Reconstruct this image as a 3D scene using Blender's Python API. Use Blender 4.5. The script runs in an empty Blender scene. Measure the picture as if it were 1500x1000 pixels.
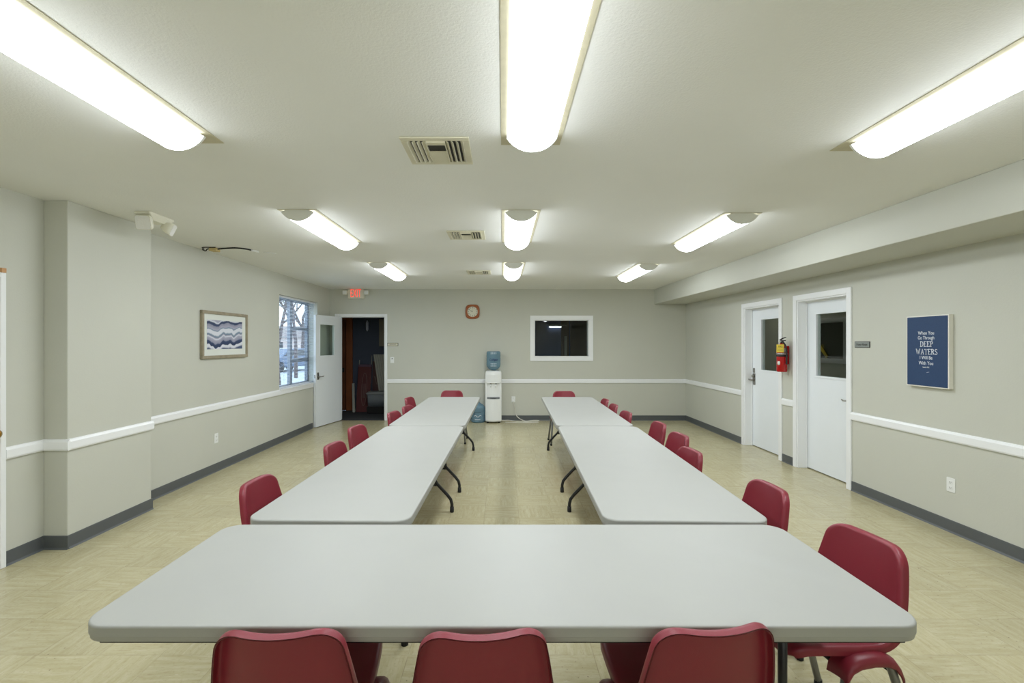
import bpy, bmesh, math, random
from mathutils import Vector, Matrix, noise
random.seed(7)
PI = math.pi
sc = bpy.context.scene
COL = sc.collection

# ------------------------------------------------------------------ helpers
def lin(c):
    c /= 255.0
    return c / 12.92 if c <= 0.04045 else ((c + 0.055) / 1.055) ** 2.4
def rgb(r, g, b):
    return (lin(r), lin(g), lin(b), 1.0)

class MB:
    """collects shapes, then links them as ONE mesh object"""
    def __init__(s):
        s.v = []; s.f = []; s.sm = []
    def add(s, verts, faces, smooth=False):
        o = len(s.v)
        s.v += [tuple(p) for p in verts]
        for f in faces:
            s.f.append([i + o for i in f]); s.sm.append(smooth)
        return s
    def box(s, x0, x1, y0, y1, z0, z1):
        v = [(x0,y0,z0),(x1,y0,z0),(x1,y1,z0),(x0,y1,z0),(x0,y0,z1),(x1,y0,z1),(x1,y1,z1),(x0,y1,z1)]
        return s.add(v, [(0,3,2,1),(4,5,6,7),(0,1,5,4),(1,2,6,5),(2,3,7,6),(3,0,4,7)])
    def bar(s, a, b, w, h):
        """box bar from a to b, w across horizontally, h the other way"""
        a = Vector(a); b = Vector(b); d = (b - a).normalized()
        up = Vector((0,0,1)) if abs(d.z) < 0.95 else Vector((0,1,0))
        r = d.cross(up).normalized(); u = r.cross(d).normalized()
        v = []
        for p in (a, b):
            for sx, sy in ((-1,-1),(1,-1),(1,1),(-1,1)):
                v.append(p + r*sx*w/2 + u*sy*h/2)
        return s.add(v, [(0,1,2,3),(7,6,5,4),(0,4,5,1),(1,5,6,2),(2,6,7,3),(3,7,4,0)])
    def tube(s, pts, r, n=10, cap=True, flat=1.0):
        pts = [Vector(p) for p in pts]
        rs = r if isinstance(r, (list, tuple)) else [r]*len(pts)
        rings = []; ref = None
        for i, p in enumerate(pts):
            if i == 0: d = pts[1]-p
            elif i == len(pts)-1: d = p-pts[i-1]
            else: d = (pts[i+1]-p).normalized() + (p-pts[i-1]).normalized()
            d.normalize()
            if ref is None:
                ref = Vector((0,0,1)) if abs(d.z) < 0.9 else Vector((1,0,0))
            a = (ref - d*ref.dot(d)).normalized(); ref = a
            b = d.cross(a)
            rings.append([p + (a*math.cos(2*PI*k/n)*flat + b*math.sin(2*PI*k/n))*rs[i] for k in range(n)])
        v = [q for R in rings for q in R]; f = []
        for i in range(len(pts)-1):
            for k in range(n):
                k2 = (k+1) % n
                f.append((i*n+k, i*n+k2, (i+1)*n+k2, (i+1)*n+k))
        s.add(v, f, True)
        if cap:
            o = len(s.v) - len(v)
            s.f.append([o+k for k in range(n)][::-1]); s.sm.append(False)
            s.f.append([o+(len(pts)-1)*n+k for k in range(n)]); s.sm.append(False)
        return s
    def lathe(s, prof, c=(0,0,0), n=32, axis='z', smooth=True):
        v = []; f = []
        for (r, h) in prof:
            for k in range(n):
                a = 2*PI*k/n; x = r*math.cos(a); y = r*math.sin(a)
                p = (x,y,h) if axis == 'z' else ((x,h,y) if axis == 'y' else (h,x,y))
                v.append((c[0]+p[0], c[1]+p[1], c[2]+p[2]))
        m = len(prof)
        for i in range(m-1):
            for k in range(n):
                k2 = (k+1) % n
                f.append((i*n+k, i*n+k2, (i+1)*n+k2, (i+1)*n+k))
        s.add(v, f, smooth)
        o = len(s.v) - len(v)
        if prof[0][0] > 1e-5:
            s.f.append([o+k for k in range(n)][::-1]); s.sm.append(False)
        if prof[-1][0] > 1e-5:
            s.f.append([o+(m-1)*n+k for k in range(n)]); s.sm.append(False)
        return s
    def prism(s, poly, h0, h1, axis='z', smooth=False):
        """extrude a 2-D polygon; axis z: (x,y)->h; axis y: (x,z), h along y; axis x: (y,z), h along x"""
        n = len(poly)
        def P(p, h):
            return (p[0],p[1],h) if axis == 'z' else ((p[0],h,p[1]) if axis == 'y' else (h,p[0],p[1]))
        v = [P(p,h0) for p in poly] + [P(p,h1) for p in poly]
        s.add(v, [tuple(range(n))[::-1], tuple(range(n, 2*n))])
        o = len(s.v) - 2*n
        for k in range(n):
            k2 = (k+1) % n
            s.f.append([o+k, o+k2, o+n+k2, o+n+k]); s.sm.append(smooth)
        return s
    def loft(s, rings, cap=True, smooth=True):
        n = len(rings[0]); v = [p for R in rings for p in R]; f = []
        for i in range(len(rings)-1):
            for k in range(n):
                k2 = (k+1) % n
                f.append((i*n+k, i*n+k2, (i+1)*n+k2, (i+1)*n+k))
        s.add(v, f, smooth)
        if cap:
            o = len(s.v) - len(v)
            s.f.append([o+k for k in range(n)][::-1]); s.sm.append(False)
            s.f.append([o+(len(rings)-1)*n+k for k in range(n)]); s.sm.append(False)
        return s
    def build(s, name, mat, parent=None, bevel=0, seg=2, solid=0, loc=None, rotz=0, smooth_all=False):
        me = bpy.data.meshes.new(name)
        me.from_pydata(s.v, [], s.f)
        me.polygons.foreach_set('use_smooth', [True]*len(s.f) if smooth_all else s.sm)
        bm = bmesh.new(); bm.from_mesh(me)
        bmesh.ops.recalc_face_normals(bm, faces=bm.faces[:])
        bm.to_mesh(me); bm.free()
        me.materials.append(mat)
        o = bpy.data.objects.new(name, me); COL.objects.link(o)
        if parent: o.parent = parent
        if loc: o.location = loc
        o.rotation_euler[2] = rotz
        if solid:
            m = o.modifiers.new('solid', 'SOLIDIFY'); m.thickness = solid; m.offset = 0
        if bevel:
            m = o.modifiers.new('bevel', 'BEVEL'); m.width = bevel; m.segments = seg
            m.limit_method = 'ANGLE'; m.angle_limit = math.radians(40)
        return o

def rrect(w, h, r, n=6, cx=0, cy=0):
    """rounded rectangle outline, w x h, centre cx, cy"""
    p = []
    for sx, sy, a0 in ((1,1,0),(-1,1,90),(-1,-1,180),(1,-1,270)):
        for k in range(n+1):
            a = math.radians(a0 + 90*k/n)
            p.append((cx + sx*(w/2-r) + r*math.cos(a), cy + sy*(h/2-r) + r*math.sin(a)))
    return p

def tag(o, label, cat, group=None, kind=None):
    if label: o['label'] = label
    if cat: o['category'] = cat
    if group: o['group'] = group
    if kind: o['kind'] = kind
    return o
def thing(name, label, cat, loc=(0,0,0), rotz=0, group=None):
    o = bpy.data.objects.new(name, None); COL.objects.link(o)
    o.empty_display_size = 0.1
    o.location = loc; o.rotation_euler = (0,0,rotz)
    return tag(o, label, cat, group)
def struct(o):
    o['kind'] = 'structure'; return o
def copy_tree(root, loc, rotz, label, group=None):
    r = root.copy(); COL.objects.link(r); r.location = loc; r.rotation_euler = (0,0,rotz); r['label'] = label
    if group: r['group'] = group
    for ch in list(root.children):
        c = ch.copy(); COL.objects.link(c); c.parent = r
        for g in list(ch.children):
            d = g.copy(); COL.objects.link(d); d.parent = c
    return r
def text(name, body, size, mat, parent, loc=(0,0,0), align='CENTER', depth=0.0008, sx=1.0, shear=0, bold=0):
    """raised lettering in the local xz-plane, read from -y"""
    cu = bpy.data.curves.new('letters', 'FONT')
    cu.body = body; cu.size = size; cu.align_x = align; cu.align_y = 'CENTER'; cu.extrude = depth/2; cu.shear = shear; cu.offset = bold
    t = bpy.data.objects.new('letters', cu); COL.objects.link(t)
    bpy.context.view_layer.update()
    dg = bpy.context.evaluated_depsgraph_get()
    me = bpy.data.meshes.new_from_object(t.evaluated_get(dg))
    bpy.data.objects.remove(t); bpy.data.curves.remove(cu)
    for v in me.vertices:
        x, y, z = v.co; v.co = (x*sx, -z, y)
    me.name = name
    me.materials.clear(); me.materials.append(mat)
    o = bpy.data.objects.new(name, me); COL.objects.link(o)
    o.parent = parent; o.location = loc
    return o

# ------------------------------------------------------------------ materials
def base(name):
    m = bpy.data.materials.new(name); m.use_nodes = True
    nt = m.node_tree; b = nt.nodes['Principled BSDF']
    return m, nt, b
def mat(name, c, rough=0.5, metal=0.0, var=0.0, vscale=8.0, bump=0.0, bscale=60.0, spec=0.5, coat=0.0):
    m, nt, b = base(name)
    b.inputs['Base Color'].default_value = c
    b.inputs['Roughness'].default_value = rough
    b.inputs['Metallic'].default_value = metal
    b.inputs['Specular IOR Level'].default_value = spec
    if coat: b.inputs['Coat Weight'].default_value = coat
    tc = nt.nodes.new('ShaderNodeTexCoord')
    if var:
        n = nt.nodes.new('ShaderNodeTexNoise'); n.inputs['Scale'].default_value = vscale; n.inputs['Detail'].default_value = 4
        nt.links.new(tc.outputs['Object'], n.inputs['Vector'])
        r = nt.nodes.new('ShaderNodeMapRange')
        r.inputs['From Min'].default_value = 0.3; r.inputs['From Max'].default_value = 0.7
        r.inputs['To Min'].default_value = 1-var; r.inputs['To Max'].default_value = 1+var
        nt.links.new(n.outputs['Fac'], r.inputs['Value'])
        h = nt.nodes.new('ShaderNodeHueSaturation'); h.inputs['Color'].default_value = c
        nt.links.new(r.outputs['Result'], h.inputs['Value'])
        nt.links.new(h.outputs['Color'], b.inputs['Base Color'])
    if bump:
        n2 = nt.nodes.new('ShaderNodeTexNoise'); n2.inputs['Scale'].default_value = bscale; n2.inputs['Detail'].default_value = 3
        nt.links.new(tc.outputs['Object'], n2.inputs['Vector'])
        bp = nt.nodes.new('ShaderNodeBump'); bp.inputs['Strength'].default_value = bump; bp.inputs['Distance'].default_value = 0.004
        nt.links.new(n2.outputs['Fac'], bp.inputs['Height'])
        nt.links.new(bp.outputs['Normal'], b.inputs['Normal'])
    return m
def emit(name, c, strength):
    m = bpy.data.materials.new(name); m.use_nodes = True; nt = m.node_tree
    nt.nodes.remove(nt.nodes['Principled BSDF'])
    e = nt.nodes.new('ShaderNodeEmission'); e.inputs['Color'].default_value = c; e.inputs['Strength'].default_value = strength
    nt.links.new(e.outputs['Emission'], nt.nodes['Material Output'].inputs['Surface'])
    return m
def glass(name, tint=(0.9,0.94,0.93,1)):
    m = bpy.data.materials.new(name); m.use_nodes = True; nt = m.node_tree
    nt.nodes.remove(nt.nodes['Principled BSDF'])
    t = nt.nodes.new('ShaderNodeBsdfTransparent'); t.inputs['Color'].default_value = tint
    g = nt.nodes.new('ShaderNodeBsdfGlossy'); g.inputs['Roughness'].default_value = 0.02
    fr = nt.nodes.new('ShaderNodeFresnel'); fr.inputs['IOR'].default_value = 1.5
    mx = nt.nodes.new('ShaderNodeMixShader')
    ge = nt.nodes.new('ShaderNodeNewGeometry'); fm = nt.nodes.new('ShaderNodeMath'); fm.operation = 'SUBTRACT'; fm.use_clamp = True
    nt.links.new(fr.outputs['Fac'], fm.inputs[0]); nt.links.new(ge.outputs['Backfacing'], fm.inputs[1])
    nt.links.new(fm.outputs[0], mx.inputs['Fac'])
    nt.links.new(t.outputs[0], mx.inputs[1]); nt.links.new(g.outputs[0], mx.inputs[2])
    nt.links.new(mx.outputs[0], nt.nodes['Material Output'].inputs['Surface'])
    return m

def lamp_mat():
    '''prismatic wrap lens: brightest under the tubes, dimmer towards its upper edges'''
    m = bpy.data.materials.new('lit_diffuser'); m.use_nodes = True; nt = m.node_tree
    nt.nodes.remove(nt.nodes['Principled BSDF'])
    tc = nt.nodes.new('ShaderNodeTexCoord'); sp = nt.nodes.new('ShaderNodeSeparateXYZ'); nt.links.new(tc.outputs['Object'], sp.inputs[0])
    r = nt.nodes.new('ShaderNodeMapRange'); r.inputs['From Min'].default_value = -0.03; r.inputs['From Max'].default_value = -0.085
    r.inputs['To Min'].default_value = LAMP[0]; r.inputs['To Max'].default_value = LAMP[1]
    nt.links.new(sp.outputs[2], r.inputs['Value'])
    e = nt.nodes.new('ShaderNodeEmission'); e.inputs['Color'].default_value = (0.91,0.96,1.0,1)
    nt.links.new(r.outputs['Result'], e.inputs['Strength'])
    nt.links.new(e.outputs['Emission'], nt.nodes['Material Output'].inputs['Surface'])
    return m
LAMP = (4.0, 27.0)
def floor_mat():
    m, nt, b = base('vinyl_tile')
    L = nt.links; N = nt.nodes
    def math_(op, a, c=None):
        n = N.new('ShaderNodeMath'); n.operation = op
        for i, x in enumerate((a, c)):
            if x is None: continue
            if isinstance(x, (int, float)): n.inputs[i].default_value = x
            else: L.new(x, n.inputs[i])
        return n.outputs[0]
    def noise_(vec, scale, detail=4, rough=0.6):
        n = N.new('ShaderNodeTexNoise'); n.inputs['Scale'].default_value = scale
        n.inputs['Detail'].default_value = detail; n.inputs['Roughness'].default_value = rough
        L.new(vec, n.inputs['Vector']); return n.outputs['Fac']
    def ramp(v, a, b_):
        r = N.new('ShaderNodeMapRange'); r.inputs['From Min'].default_value = a; r.inputs['From Max'].default_value = b_
        L.new(v, r.inputs['Value']); return r.outputs['Result']
    def comb(x, y, z):
        c = N.new('ShaderNodeCombineXYZ')
        for i, q in enumerate((x, y, z)):
            if isinstance(q, (int, float)): c.inputs[i].default_value = q
            else: L.new(q, c.inputs[i])
        return c.outputs[0]
    def mixc(f, a, b_):
        n = N.new('ShaderNodeMix'); n.data_type = 'RGBA'
        if isinstance(f, (int, float)): n.inputs['Factor'].default_value = f
        else: L.new(f, n.inputs['Factor'])
        for k, q in (('A', a), ('B', b_)):
            sk = [i for i in n.inputs if i.name == k and i.type == 'RGBA'][0]
            if isinstance(q, tuple): sk.default_value = q
            else: L.new(q, sk)
        return [o for o in n.outputs if o.type == 'RGBA'][0]
    tc = N.new('ShaderNodeTexCoord'); sp = N.new('ShaderNodeSeparateXYZ'); L.new(tc.outputs['Object'], sp.inputs[0])
    T = 0.305
    grain = noise_(tc.outputs['Object'], 55.0, 4)
    u = math_('DIVIDE', math_('SUBTRACT', sp.outputs[0], 0.145), T)
    v = math_('DIVIDE', math_('SUBTRACT', sp.outputs[1], 4.46), T)
    iu = math_('FLOOR', u); iv = math_('FLOOR', v)
    par = math_('ABSOLUTE', math_('MODULO', math_('ADD', iu, iv), 2.0))
    wn = N.new('ShaderNodeTexWhiteNoise'); wn.noise_dimensions = '3D'; L.new(comb(iu, iv, 0.0), wn.inputs['Vector'])
    tile = wn.outputs['Value']
    off = math_('MULTIPLY', tile, 40.0)
    a = comb(math_('MULTIPLY', u, 1.6), math_('MULTIPLY', v, 13.0), off)
    c = comb(math_('MULTIPLY', u, 13.0), math_('MULTIPLY', v, 1.6), off)
    vm = N.new('ShaderNodeMix'); vm.data_type = 'VECTOR'; L.new(par, vm.inputs['Factor'])
    vs = [i for i in vm.inputs if i.type == 'VECTOR' and i.name in 'AB']
    L.new(a, vs[0]); L.new(c, vs[1]); vec = [o for o in vm.outputs if o.type == 'VECTOR'][0]
    streak = noise_(vec, 1.0, 6, 0.65)
    fine = noise_(vec, 3.3, 3, 0.6)
    col = mixc(ramp(streak, 0.32, 0.68), rgb(176,167,130), rgb(193,186,154))
    col = mixc(math_('MULTIPLY', ramp(fine, 0.60, 0.74), 0.42), col, rgb(146,126,92))
    col = mixc(math_('MULTIPLY', ramp(fine, 0.35, 0.26), 0.35), col, rgb(221,216,193))
    col = mixc(math_('MULTIPLY', ramp(grain, 0.54, 0.70), 0.35), col, rgb(158,146,108))
    # per-tile shade
    hs = N.new('ShaderNodeHueSaturation'); L.new(col, hs.inputs['Color'])
    L.new(ramp2(nt, tile, 0.955, 1.035), hs.inputs['Value']); col = hs.outputs['Color']
    # specks and scuffs
    sv = N.new('ShaderNodeTexVoronoi'); sv.inputs['Scale'].default_value = 30.0; L.new(tc.outputs['Object'], sv.inputs['Vector'])
    big = noise_(tc.outputs['Object'], 1.3, 2)
    speck = math_('MULTIPLY', ramp(sv.outputs['Distance'], 0.13, 0.06), ramp(big, 0.47, 0.58))
    col = mixc(math_('MULTIPLY', speck, 0.75), col, rgb(95,82,58))
    sc2 = noise_(comb(math_('MULTIPLY', sp.outputs[0], 14.0), math_('MULTIPLY', sp.outputs[1], 5.0), 3.3), 4.0, 2)
    col = mixc(math_('MULTIPLY', ramp(sc2, 0.76, 0.80), 0.55), col, rgb(222,220,207))
    # joints
    def edge(x):
        f = math_('FRACT', x); d = math_('MINIMUM', f, math_('SUBTRACT', 1.0, f)); return ramp(d, 0.0085, 0.003)
    wear = ramp(noise_(tc.outputs['Object'], 5.0, 3), 0.35, 0.65)
    j = math_('MULTIPLY', math_('MAXIMUM', edge(u), edge(v)), math_('MULTIPLY', wear, 0.5))
    col = mixc(j, col, rgb(112,98,70))
    L.new(col, b.inputs['Base Color'])
    rr = N.new('ShaderNodeMapRange'); rr.inputs['To Min'].default_value = 0.16; rr.inputs['To Max'].default_value = 0.27
    L.new(noise_(tc.outputs['Object'], 2.2, 4), rr.inputs['Value']); L.new(rr.outputs['Result'], b.inputs['Roughness'])
    bp = N.new('ShaderNodeBump'); bp.inputs['Strength'].default_value = 0.06; bp.inputs['Distance'].default_value = 0.003
    L.new(math_('ADD', noise_(tc.outputs['Object'], 9.0, 3), math_('MULTIPLY', j, -1.0)), bp.inputs['Height'])
    L.new(bp.outputs['Normal'], b.inputs['Normal'])
    return m
def ramp2(nt, v, lo, hi):
    r = nt.nodes.new('ShaderNodeMapRange'); r.inputs['To Min'].default_value = lo; r.inputs['To Max'].default_value = hi
    nt.links.new(v, r.inputs['Value']); return r.outputs['Result']

def art_mat():
    """loose horizontal ribbons of navy, lavender grey and white"""
    m, nt, b = base('ribbon_print'); L = nt.links; N = nt.nodes
    tc = N.new('ShaderNodeTexCoord'); sp = N.new('ShaderNodeSeparateXYZ'); L.new(tc.outputs['Object'], sp.inputs[0])
    def nz(sx, sz, scale, det, off):
        c = N.new('ShaderNodeCombineXYZ')
        for i, (o, k) in enumerate(((sp.outputs[0], sx), (sp.outputs[2], sz))):
            q = N.new('ShaderNodeMath'); q.operation = 'MULTIPLY'; q.inputs[1].default_value = k
            L.new(o, q.inputs[0]); L.new(q.outputs[0], c.inputs[i])
        c.inputs[2].default_value = off
        n = N.new('ShaderNodeTexNoise'); n.inputs['Scale'].default_value = scale; n.inputs['Detail'].default_value = det
        L.new(c.outputs[0], n.inputs['Vector']); return n.outputs['Fac']
    def mm(op, a, c):
        q = N.new('ShaderNodeMath'); q.operation = op
        for i, x in enumerate((a, c)):
            if isinstance(x, (int, float)): q.inputs[i].default_value = x
            else: L.new(x, q.inputs[i])
        return q.outputs[0]
    big = mm('MULTIPLY', mm('SUBTRACT', nz(3.6, 1.6, 1.0, 2, 1.7), 0.5), 0.75)
    small = mm('MULTIPLY', mm('SUBTRACT', nz(14, 8, 1.0, 5, 4.1), 0.5), 0.09)
    t = mm('ADD', mm('ADD', mm('ADD', mm('DIVIDE', sp.outputs[2], 0.345), 0.5), big), small)
    r = N.new('ShaderNodeValToRGB'); r.color_ramp.interpolation = 'LINEAR'
    navy = rgb(40,58,96); lav = rgb(166,166,186); wh = rgb(214,217,228); tl = rgb(98,128,152); gr = rgb(140,142,164); nv2 = rgb(62,80,116)
    stops = [(0.0,nv2),(0.06,wh),(0.13,wh),(0.15,navy),(0.23,navy),(0.26,nv2),(0.28,gr),(0.38,lav),(0.42,wh),(0.46,gr),(0.50,tl),(0.55,wh),(0.66,wh),(0.69,tl),(0.72,lav),(0.84,gr),(0.86,navy),(0.92,navy),(0.95,wh),(1.0,lav)]
    els = r.color_ramp.elements
    els[0].position = stops[0][0]; els[0].color = stops[0][1]
    els[1].position = stops[-1][0]; els[1].color = stops[-1][1]
    for p, c in stops[1:-1]:
        e = els.new(p); e.color = c
    L.new(t, r.inputs['Fac']); L.new(r.outputs['Color'], b.inputs['Base Color'])
    b.inputs['Roughness'].default_value = 0.45
    return m

def brick_mat():
    m, nt, b = base('red_brick'); tc = nt.nodes.new('ShaderNodeTexCoord')
    mp = nt.nodes.new('ShaderNodeMapping'); mp.inputs['Rotation'].default_value = (PI/2,0,0)
    br = nt.nodes.new('ShaderNodeTexBrick'); br.inputs['Scale'].default_value = 6
    br.inputs['Color1'].default_value = rgb(120,70,60); br.inputs['Color2'].default_value = rgb(95,58,52); br.inputs['Mortar'].default_value = rgb(170,160,150)
    nt.links.new(tc.outputs['Object'], mp.inputs[0]); nt.links.new(mp.outputs[0], br.inputs['Vector'])
    nt.links.new(br.outputs['Color'], b.inputs['Base Color']); b.inputs['Roughness'].default_value = 0.9
    return m

WALL = rgb(196,197,187)
M = dict(
    wall = mat('wall_paint', WALL, 0.55, var=0.015, vscale=1.5, bump=0.16, bscale=90, spec=0.3),
    ceil = mat('ceiling_paint', rgb(233,234,231), 0.8, var=0.012, vscale=2, bump=0.4, bscale=110, spec=0.2),
    white = mat('white_gloss_paint', rgb(236,238,240), 0.35, var=0.01, vscale=3),
    door = mat('door_paint', rgb(230,235,240), 0.32, var=0.012, vscale=2),
    basebd = mat('vinyl_base', rgb(86,90,92), 0.45, var=0.05, vscale=4),
    floor = floor_mat(),
    table = mat('moulded_table_top', rgb(160,161,157), 0.5, var=0.012, vscale=6, bump=0.05, bscale=400),
    black = mat('black_steel', rgb(32,33,35), 0.32, spec=0.5),
    rubber = mat('black_rubber', rgb(18,18,18), 0.7),
    chair = mat('burgundy_plastic', rgb(126,33,48), 0.40, var=0.04, vscale=5, bump=0.12, bscale=500),
    steel = mat('grey_steel', rgb(128,129,126), 0.38, metal=0.55, var=0.03),
    chrome = mat('brushed_chrome', rgb(150,148,142), 0.28, metal=0.9),
    brass = mat('polished_brass', rgb(170,128,52), 0.25, metal=0.9),
    dark = mat('dark_metal', rgb(44,42,40), 0.4, metal=0.3),
    lamp = lamp_mat(),
    cap = mat('lamp_end_cap', rgb(226,227,222), 0.4),
    lampw = mat('lamp_housing', rgb(212,211,198), 0.5),
    patch = mat('unpainted_ceiling', rgb(196,190,164), 0.8, var=0.05, vscale=20),
    vent = mat('vent_enamel', rgb(212,208,186), 0.45, var=0.03, vscale=10),
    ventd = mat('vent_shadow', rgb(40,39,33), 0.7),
    plast = mat('white_plastic', rgb(232,234,233), 0.35),
    cream = mat('cream_plastic', rgb(222,220,204), 0.4),
    lens = mat('lamp_lens', rgb(232,231,228), 0.3, bump=0.4, bscale=120),
    slot = mat('socket_slot', rgb(70,70,66), 0.6),
    glass = glass('window_glass'),
    dglass = glass('tinted_glass', (0.86,0.89,0.87,1)),
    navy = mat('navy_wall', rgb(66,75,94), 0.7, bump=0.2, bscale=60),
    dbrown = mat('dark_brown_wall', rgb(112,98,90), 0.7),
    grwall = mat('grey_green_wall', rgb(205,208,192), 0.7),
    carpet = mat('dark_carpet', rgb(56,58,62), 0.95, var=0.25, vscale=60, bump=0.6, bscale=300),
    wood = mat('stained_wood', rgb(136,78,42), 0.45, var=0.12, vscale=5),
    wood2 = mat('dark_stained_wood', rgb(104,60,36), 0.45, var=0.12, vscale=5),
    clockwood = mat('clock_wood', rgb(158,86,40), 0.4, var=0.1, vscale=12),
    face = mat('clock_face', rgb(218,216,198), 0.45),
    ink = mat('black_ink', rgb(28,28,28), 0.6),
    blue = mat('poster_blue', rgb(32,60,98), 0.6, var=0.06, vscale=90),
    lett = mat('white_ink', rgb(226,230,236), 0.6),
    canvas = mat('canvas_edge', rgb(228,226,218), 0.8, bump=0.2, bscale=500),
    frame = mat('weathered_frame', rgb(148,139,118), 0.6, var=0.14, vscale=18),
    mount = mat('picture_mount', rgb(218,222,216), 0.7),
    art = art_mat(),
    red = mat('red_enamel', rgb(172,20,22), 0.25),
    yellow = mat('yellow_card', rgb(230,204,70), 0.6),
    grey = mat('grey_plastic', rgb(128,132,134), 0.4),
    silver = mat('silver_label', rgb(150,156,152), 0.35, metal=0.4),
    exitred = emit('lit_exit_letters', (1.0,0.065,0.04,1), 1.15),
    bin = mat('grey_bin', rgb(104,110,116), 0.5),
    maroon = mat('maroon_board', rgb(88,36,36), 0.6),
    chalk = mat('chalk_drawing', rgb(150,140,134), 0.9),
    pale = mat('pale_panel', rgb(170,170,160), 0.6),
    ltube = emit('lit_tube', (0.95,0.98,1,1), 2.2),
    cord = mat('white_cord', rgb(214,212,202), 0.5),
    blind = mat('blind_slat', rgb(218,222,228), 0.4),
    alum = mat('window_aluminium', rgb(120,128,140), 0.4, metal=0.3),
    bark = mat('tree_bark', rgb(84,74,74), 0.9, var=0.2, vscale=12),
    leaf = mat('dry_leaves', rgb(120,98,92), 0.8, var=0.3, vscale=9),
    brick = brick_mat(),
    asphalt = mat('pavement', rgb(150,158,168), 0.9, var=0.08, vscale=2),
    carp = mat('car_paint', rgb(74,92,118), 0.2, spec=0.6),
    cglass = mat('car_glass', rgb(30,36,44), 0.1),
    stucco = mat('pale_stucco', rgb(205,190,184), 0.9),
    roofm = mat('roof_shingle', rgb(128,120,120), 0.9, var=0.1),
)
def bottle_mat():
    m, nt, b = base('blue_bottle')
    b.inputs['Base Color'].default_value = rgb(138,172,190)
    b.inputs['Roughness'].default_value = 0.18
    b.inputs['Transmission Weight'].default_value = 0.5
    b.inputs['IOR'].default_value = 1.2
    return m
M['bottle'] = bottle_mat()

# ------------------------------------------------------------------ room dimensions (metres; y runs away from the camera)
XL, XR, YB, YF, H = -3.43, 3.65, 9.36, -3.4, 2.605
SX, SZ = 3.02, 2.307                       # soffit along the right wall

def panel(mb, axis, p0, p1, u0, u1, z0, z1, holes):
    us = sorted({u0, u1, *[h[0] for h in holes], *[h[1] for h in holes]})
    zs = sorted({z0, z1, *[h[2] for h in holes], *[h[3] for h in holes]})
    for i in range(len(us)-1):
        for j in range(len(zs)-1):
            cu = (us[i]+us[i+1])/2; cz = (zs[j]+zs[j+1])/2
            if any(h[0] < cu < h[1] and h[2] < cz < h[3] for h in holes): continue
            if axis == 'x': mb.box(p0, p1, us[i], us[i+1], zs[j], zs[j+1])
            else: mb.box(us[i], us[i+1], p0, p1, zs[j], zs[j+1])
def clean(o):
    bm = bmesh.new(); bm.from_mesh(o.data)
    bmesh.ops.remove_doubles(bm, verts=bm.verts[:], dist=1e-5)
    # drop the inner faces shared by two cells
    seen = {}
    for f in bm.faces:
        k = tuple(sorted(v.index for v in f.verts)); seen.setdefault(k, []).append(f)
    kill = [f for fs in seen.values() if len(fs) > 1 for f in fs]
    bmesh.ops.delete(bm, geom=kill, context='FACES_ONLY')
    bmesh.ops.recalc_face_normals(bm, faces=bm.faces[:])
    bm.to_mesh(o.data); bm.free()

D1 = (6.20, 7.10); D2 = (4.98, 5.83); DZ = 2.06     # right wall doors
WIN = (7.24, 8.73, 0.80, 2.285)                      # left window
DL = (2.345, 3.205)                                    # left door
DB = (-3.25, -2.335); DBZ = 2.062                    # back door
OW = (0.635, 1.715, 1.265, 1.995)                    # observation window

mb = MB(); mb.box(XL-0.25, XR+0.25, YF-0.2, YB, -0.1, 0); struct(mb.build('floor', M['floor']))
mb = MB(); mb.box(XL-0.25, XR+0.25, YF-0.2, YB+0.15, H, H+0.1); struct(mb.build('ceiling', M['ceil']))
mb = MB(); panel(mb, 'x', XL-0.22, XL, YF, YB+0.15, 0, H, [WIN, (DL[0], DL[1], 0, 1.985)]); o = struct(mb.build('wall_left', M['wall'])); clean(o)
mb = MB(); panel(mb, 'x', XR, XR+0.18, YF, YB+0.15, 0, H, [(D1[0],D1[1],0,DZ),(D2[0],D2[1],0,DZ)]); o = struct(mb.build('wall_right', M['wall'])); clean(o)
mb = MB(); panel(mb, 'y', YB, YB+0.15, XL, XR, 0, H, [(DB[0],DB[1],0,DBZ), OW]); o = struct(mb.build('wall_back', M['wall'])); clean(o)
mb = MB(); mb.box(XL-0.2, XR+0.2, YF-0.15, YF, 0, H); struct(mb.build('wall_front', M['wall']))
PX, PY0, PY1 = -3.25, 3.52, 4.36
mb = MB(); mb.box(XL, PX, PY0, PY1, 0, H); struct(mb.build('wall_pilaster', M['wall'], bevel=0.006))
mb = MB(); mb.box(SX, XR, YF, YB, SZ, H); struct(mb.build('ceiling_soffit', M['wall'], bevel=0.006))

# chair rail and vinyl base
RZ0, RZ1, RT = 0.737, 0.82, 0.02
def rail(name, segs):
    mb = MB()
    for (ax, p, sgn, a, b) in segs:     # ax: wall normal axis; p wall plane; sgn towards the room
        prof = [(p, RZ0+0.004), (p+sgn*(RT-0.006), RZ0), (p+sgn*RT, RZ0+0.012), (p+sgn*RT, RZ1-0.02), (p+sgn*0.011, RZ1-0.004), (p, RZ1)]
        if ax == 'x':
            mb.prism([(q[0], q[1]) for q in prof], a, b, 'y')
        else:
            mb.prism([(q[0], q[1]) for q in prof], a, b, 'x')
    return struct(mb.build(name, M['white']))
def basebd(name, segs):
    mb = MB()
    for (ax, p, sgn, a, b) in segs:
        prof = [(p, 0.0), (p+sgn*0.016, 0.0), (p+sgn*0.008, 0.014), (p+sgn*0.008, 0.098), (p, 0.10)]
        mb.prism(prof, a, b, 'y' if ax == 'x' else 'x')
    return struct(mb.build(name, M['basebd']))
CW = 0.065                                   # casing width
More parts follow.
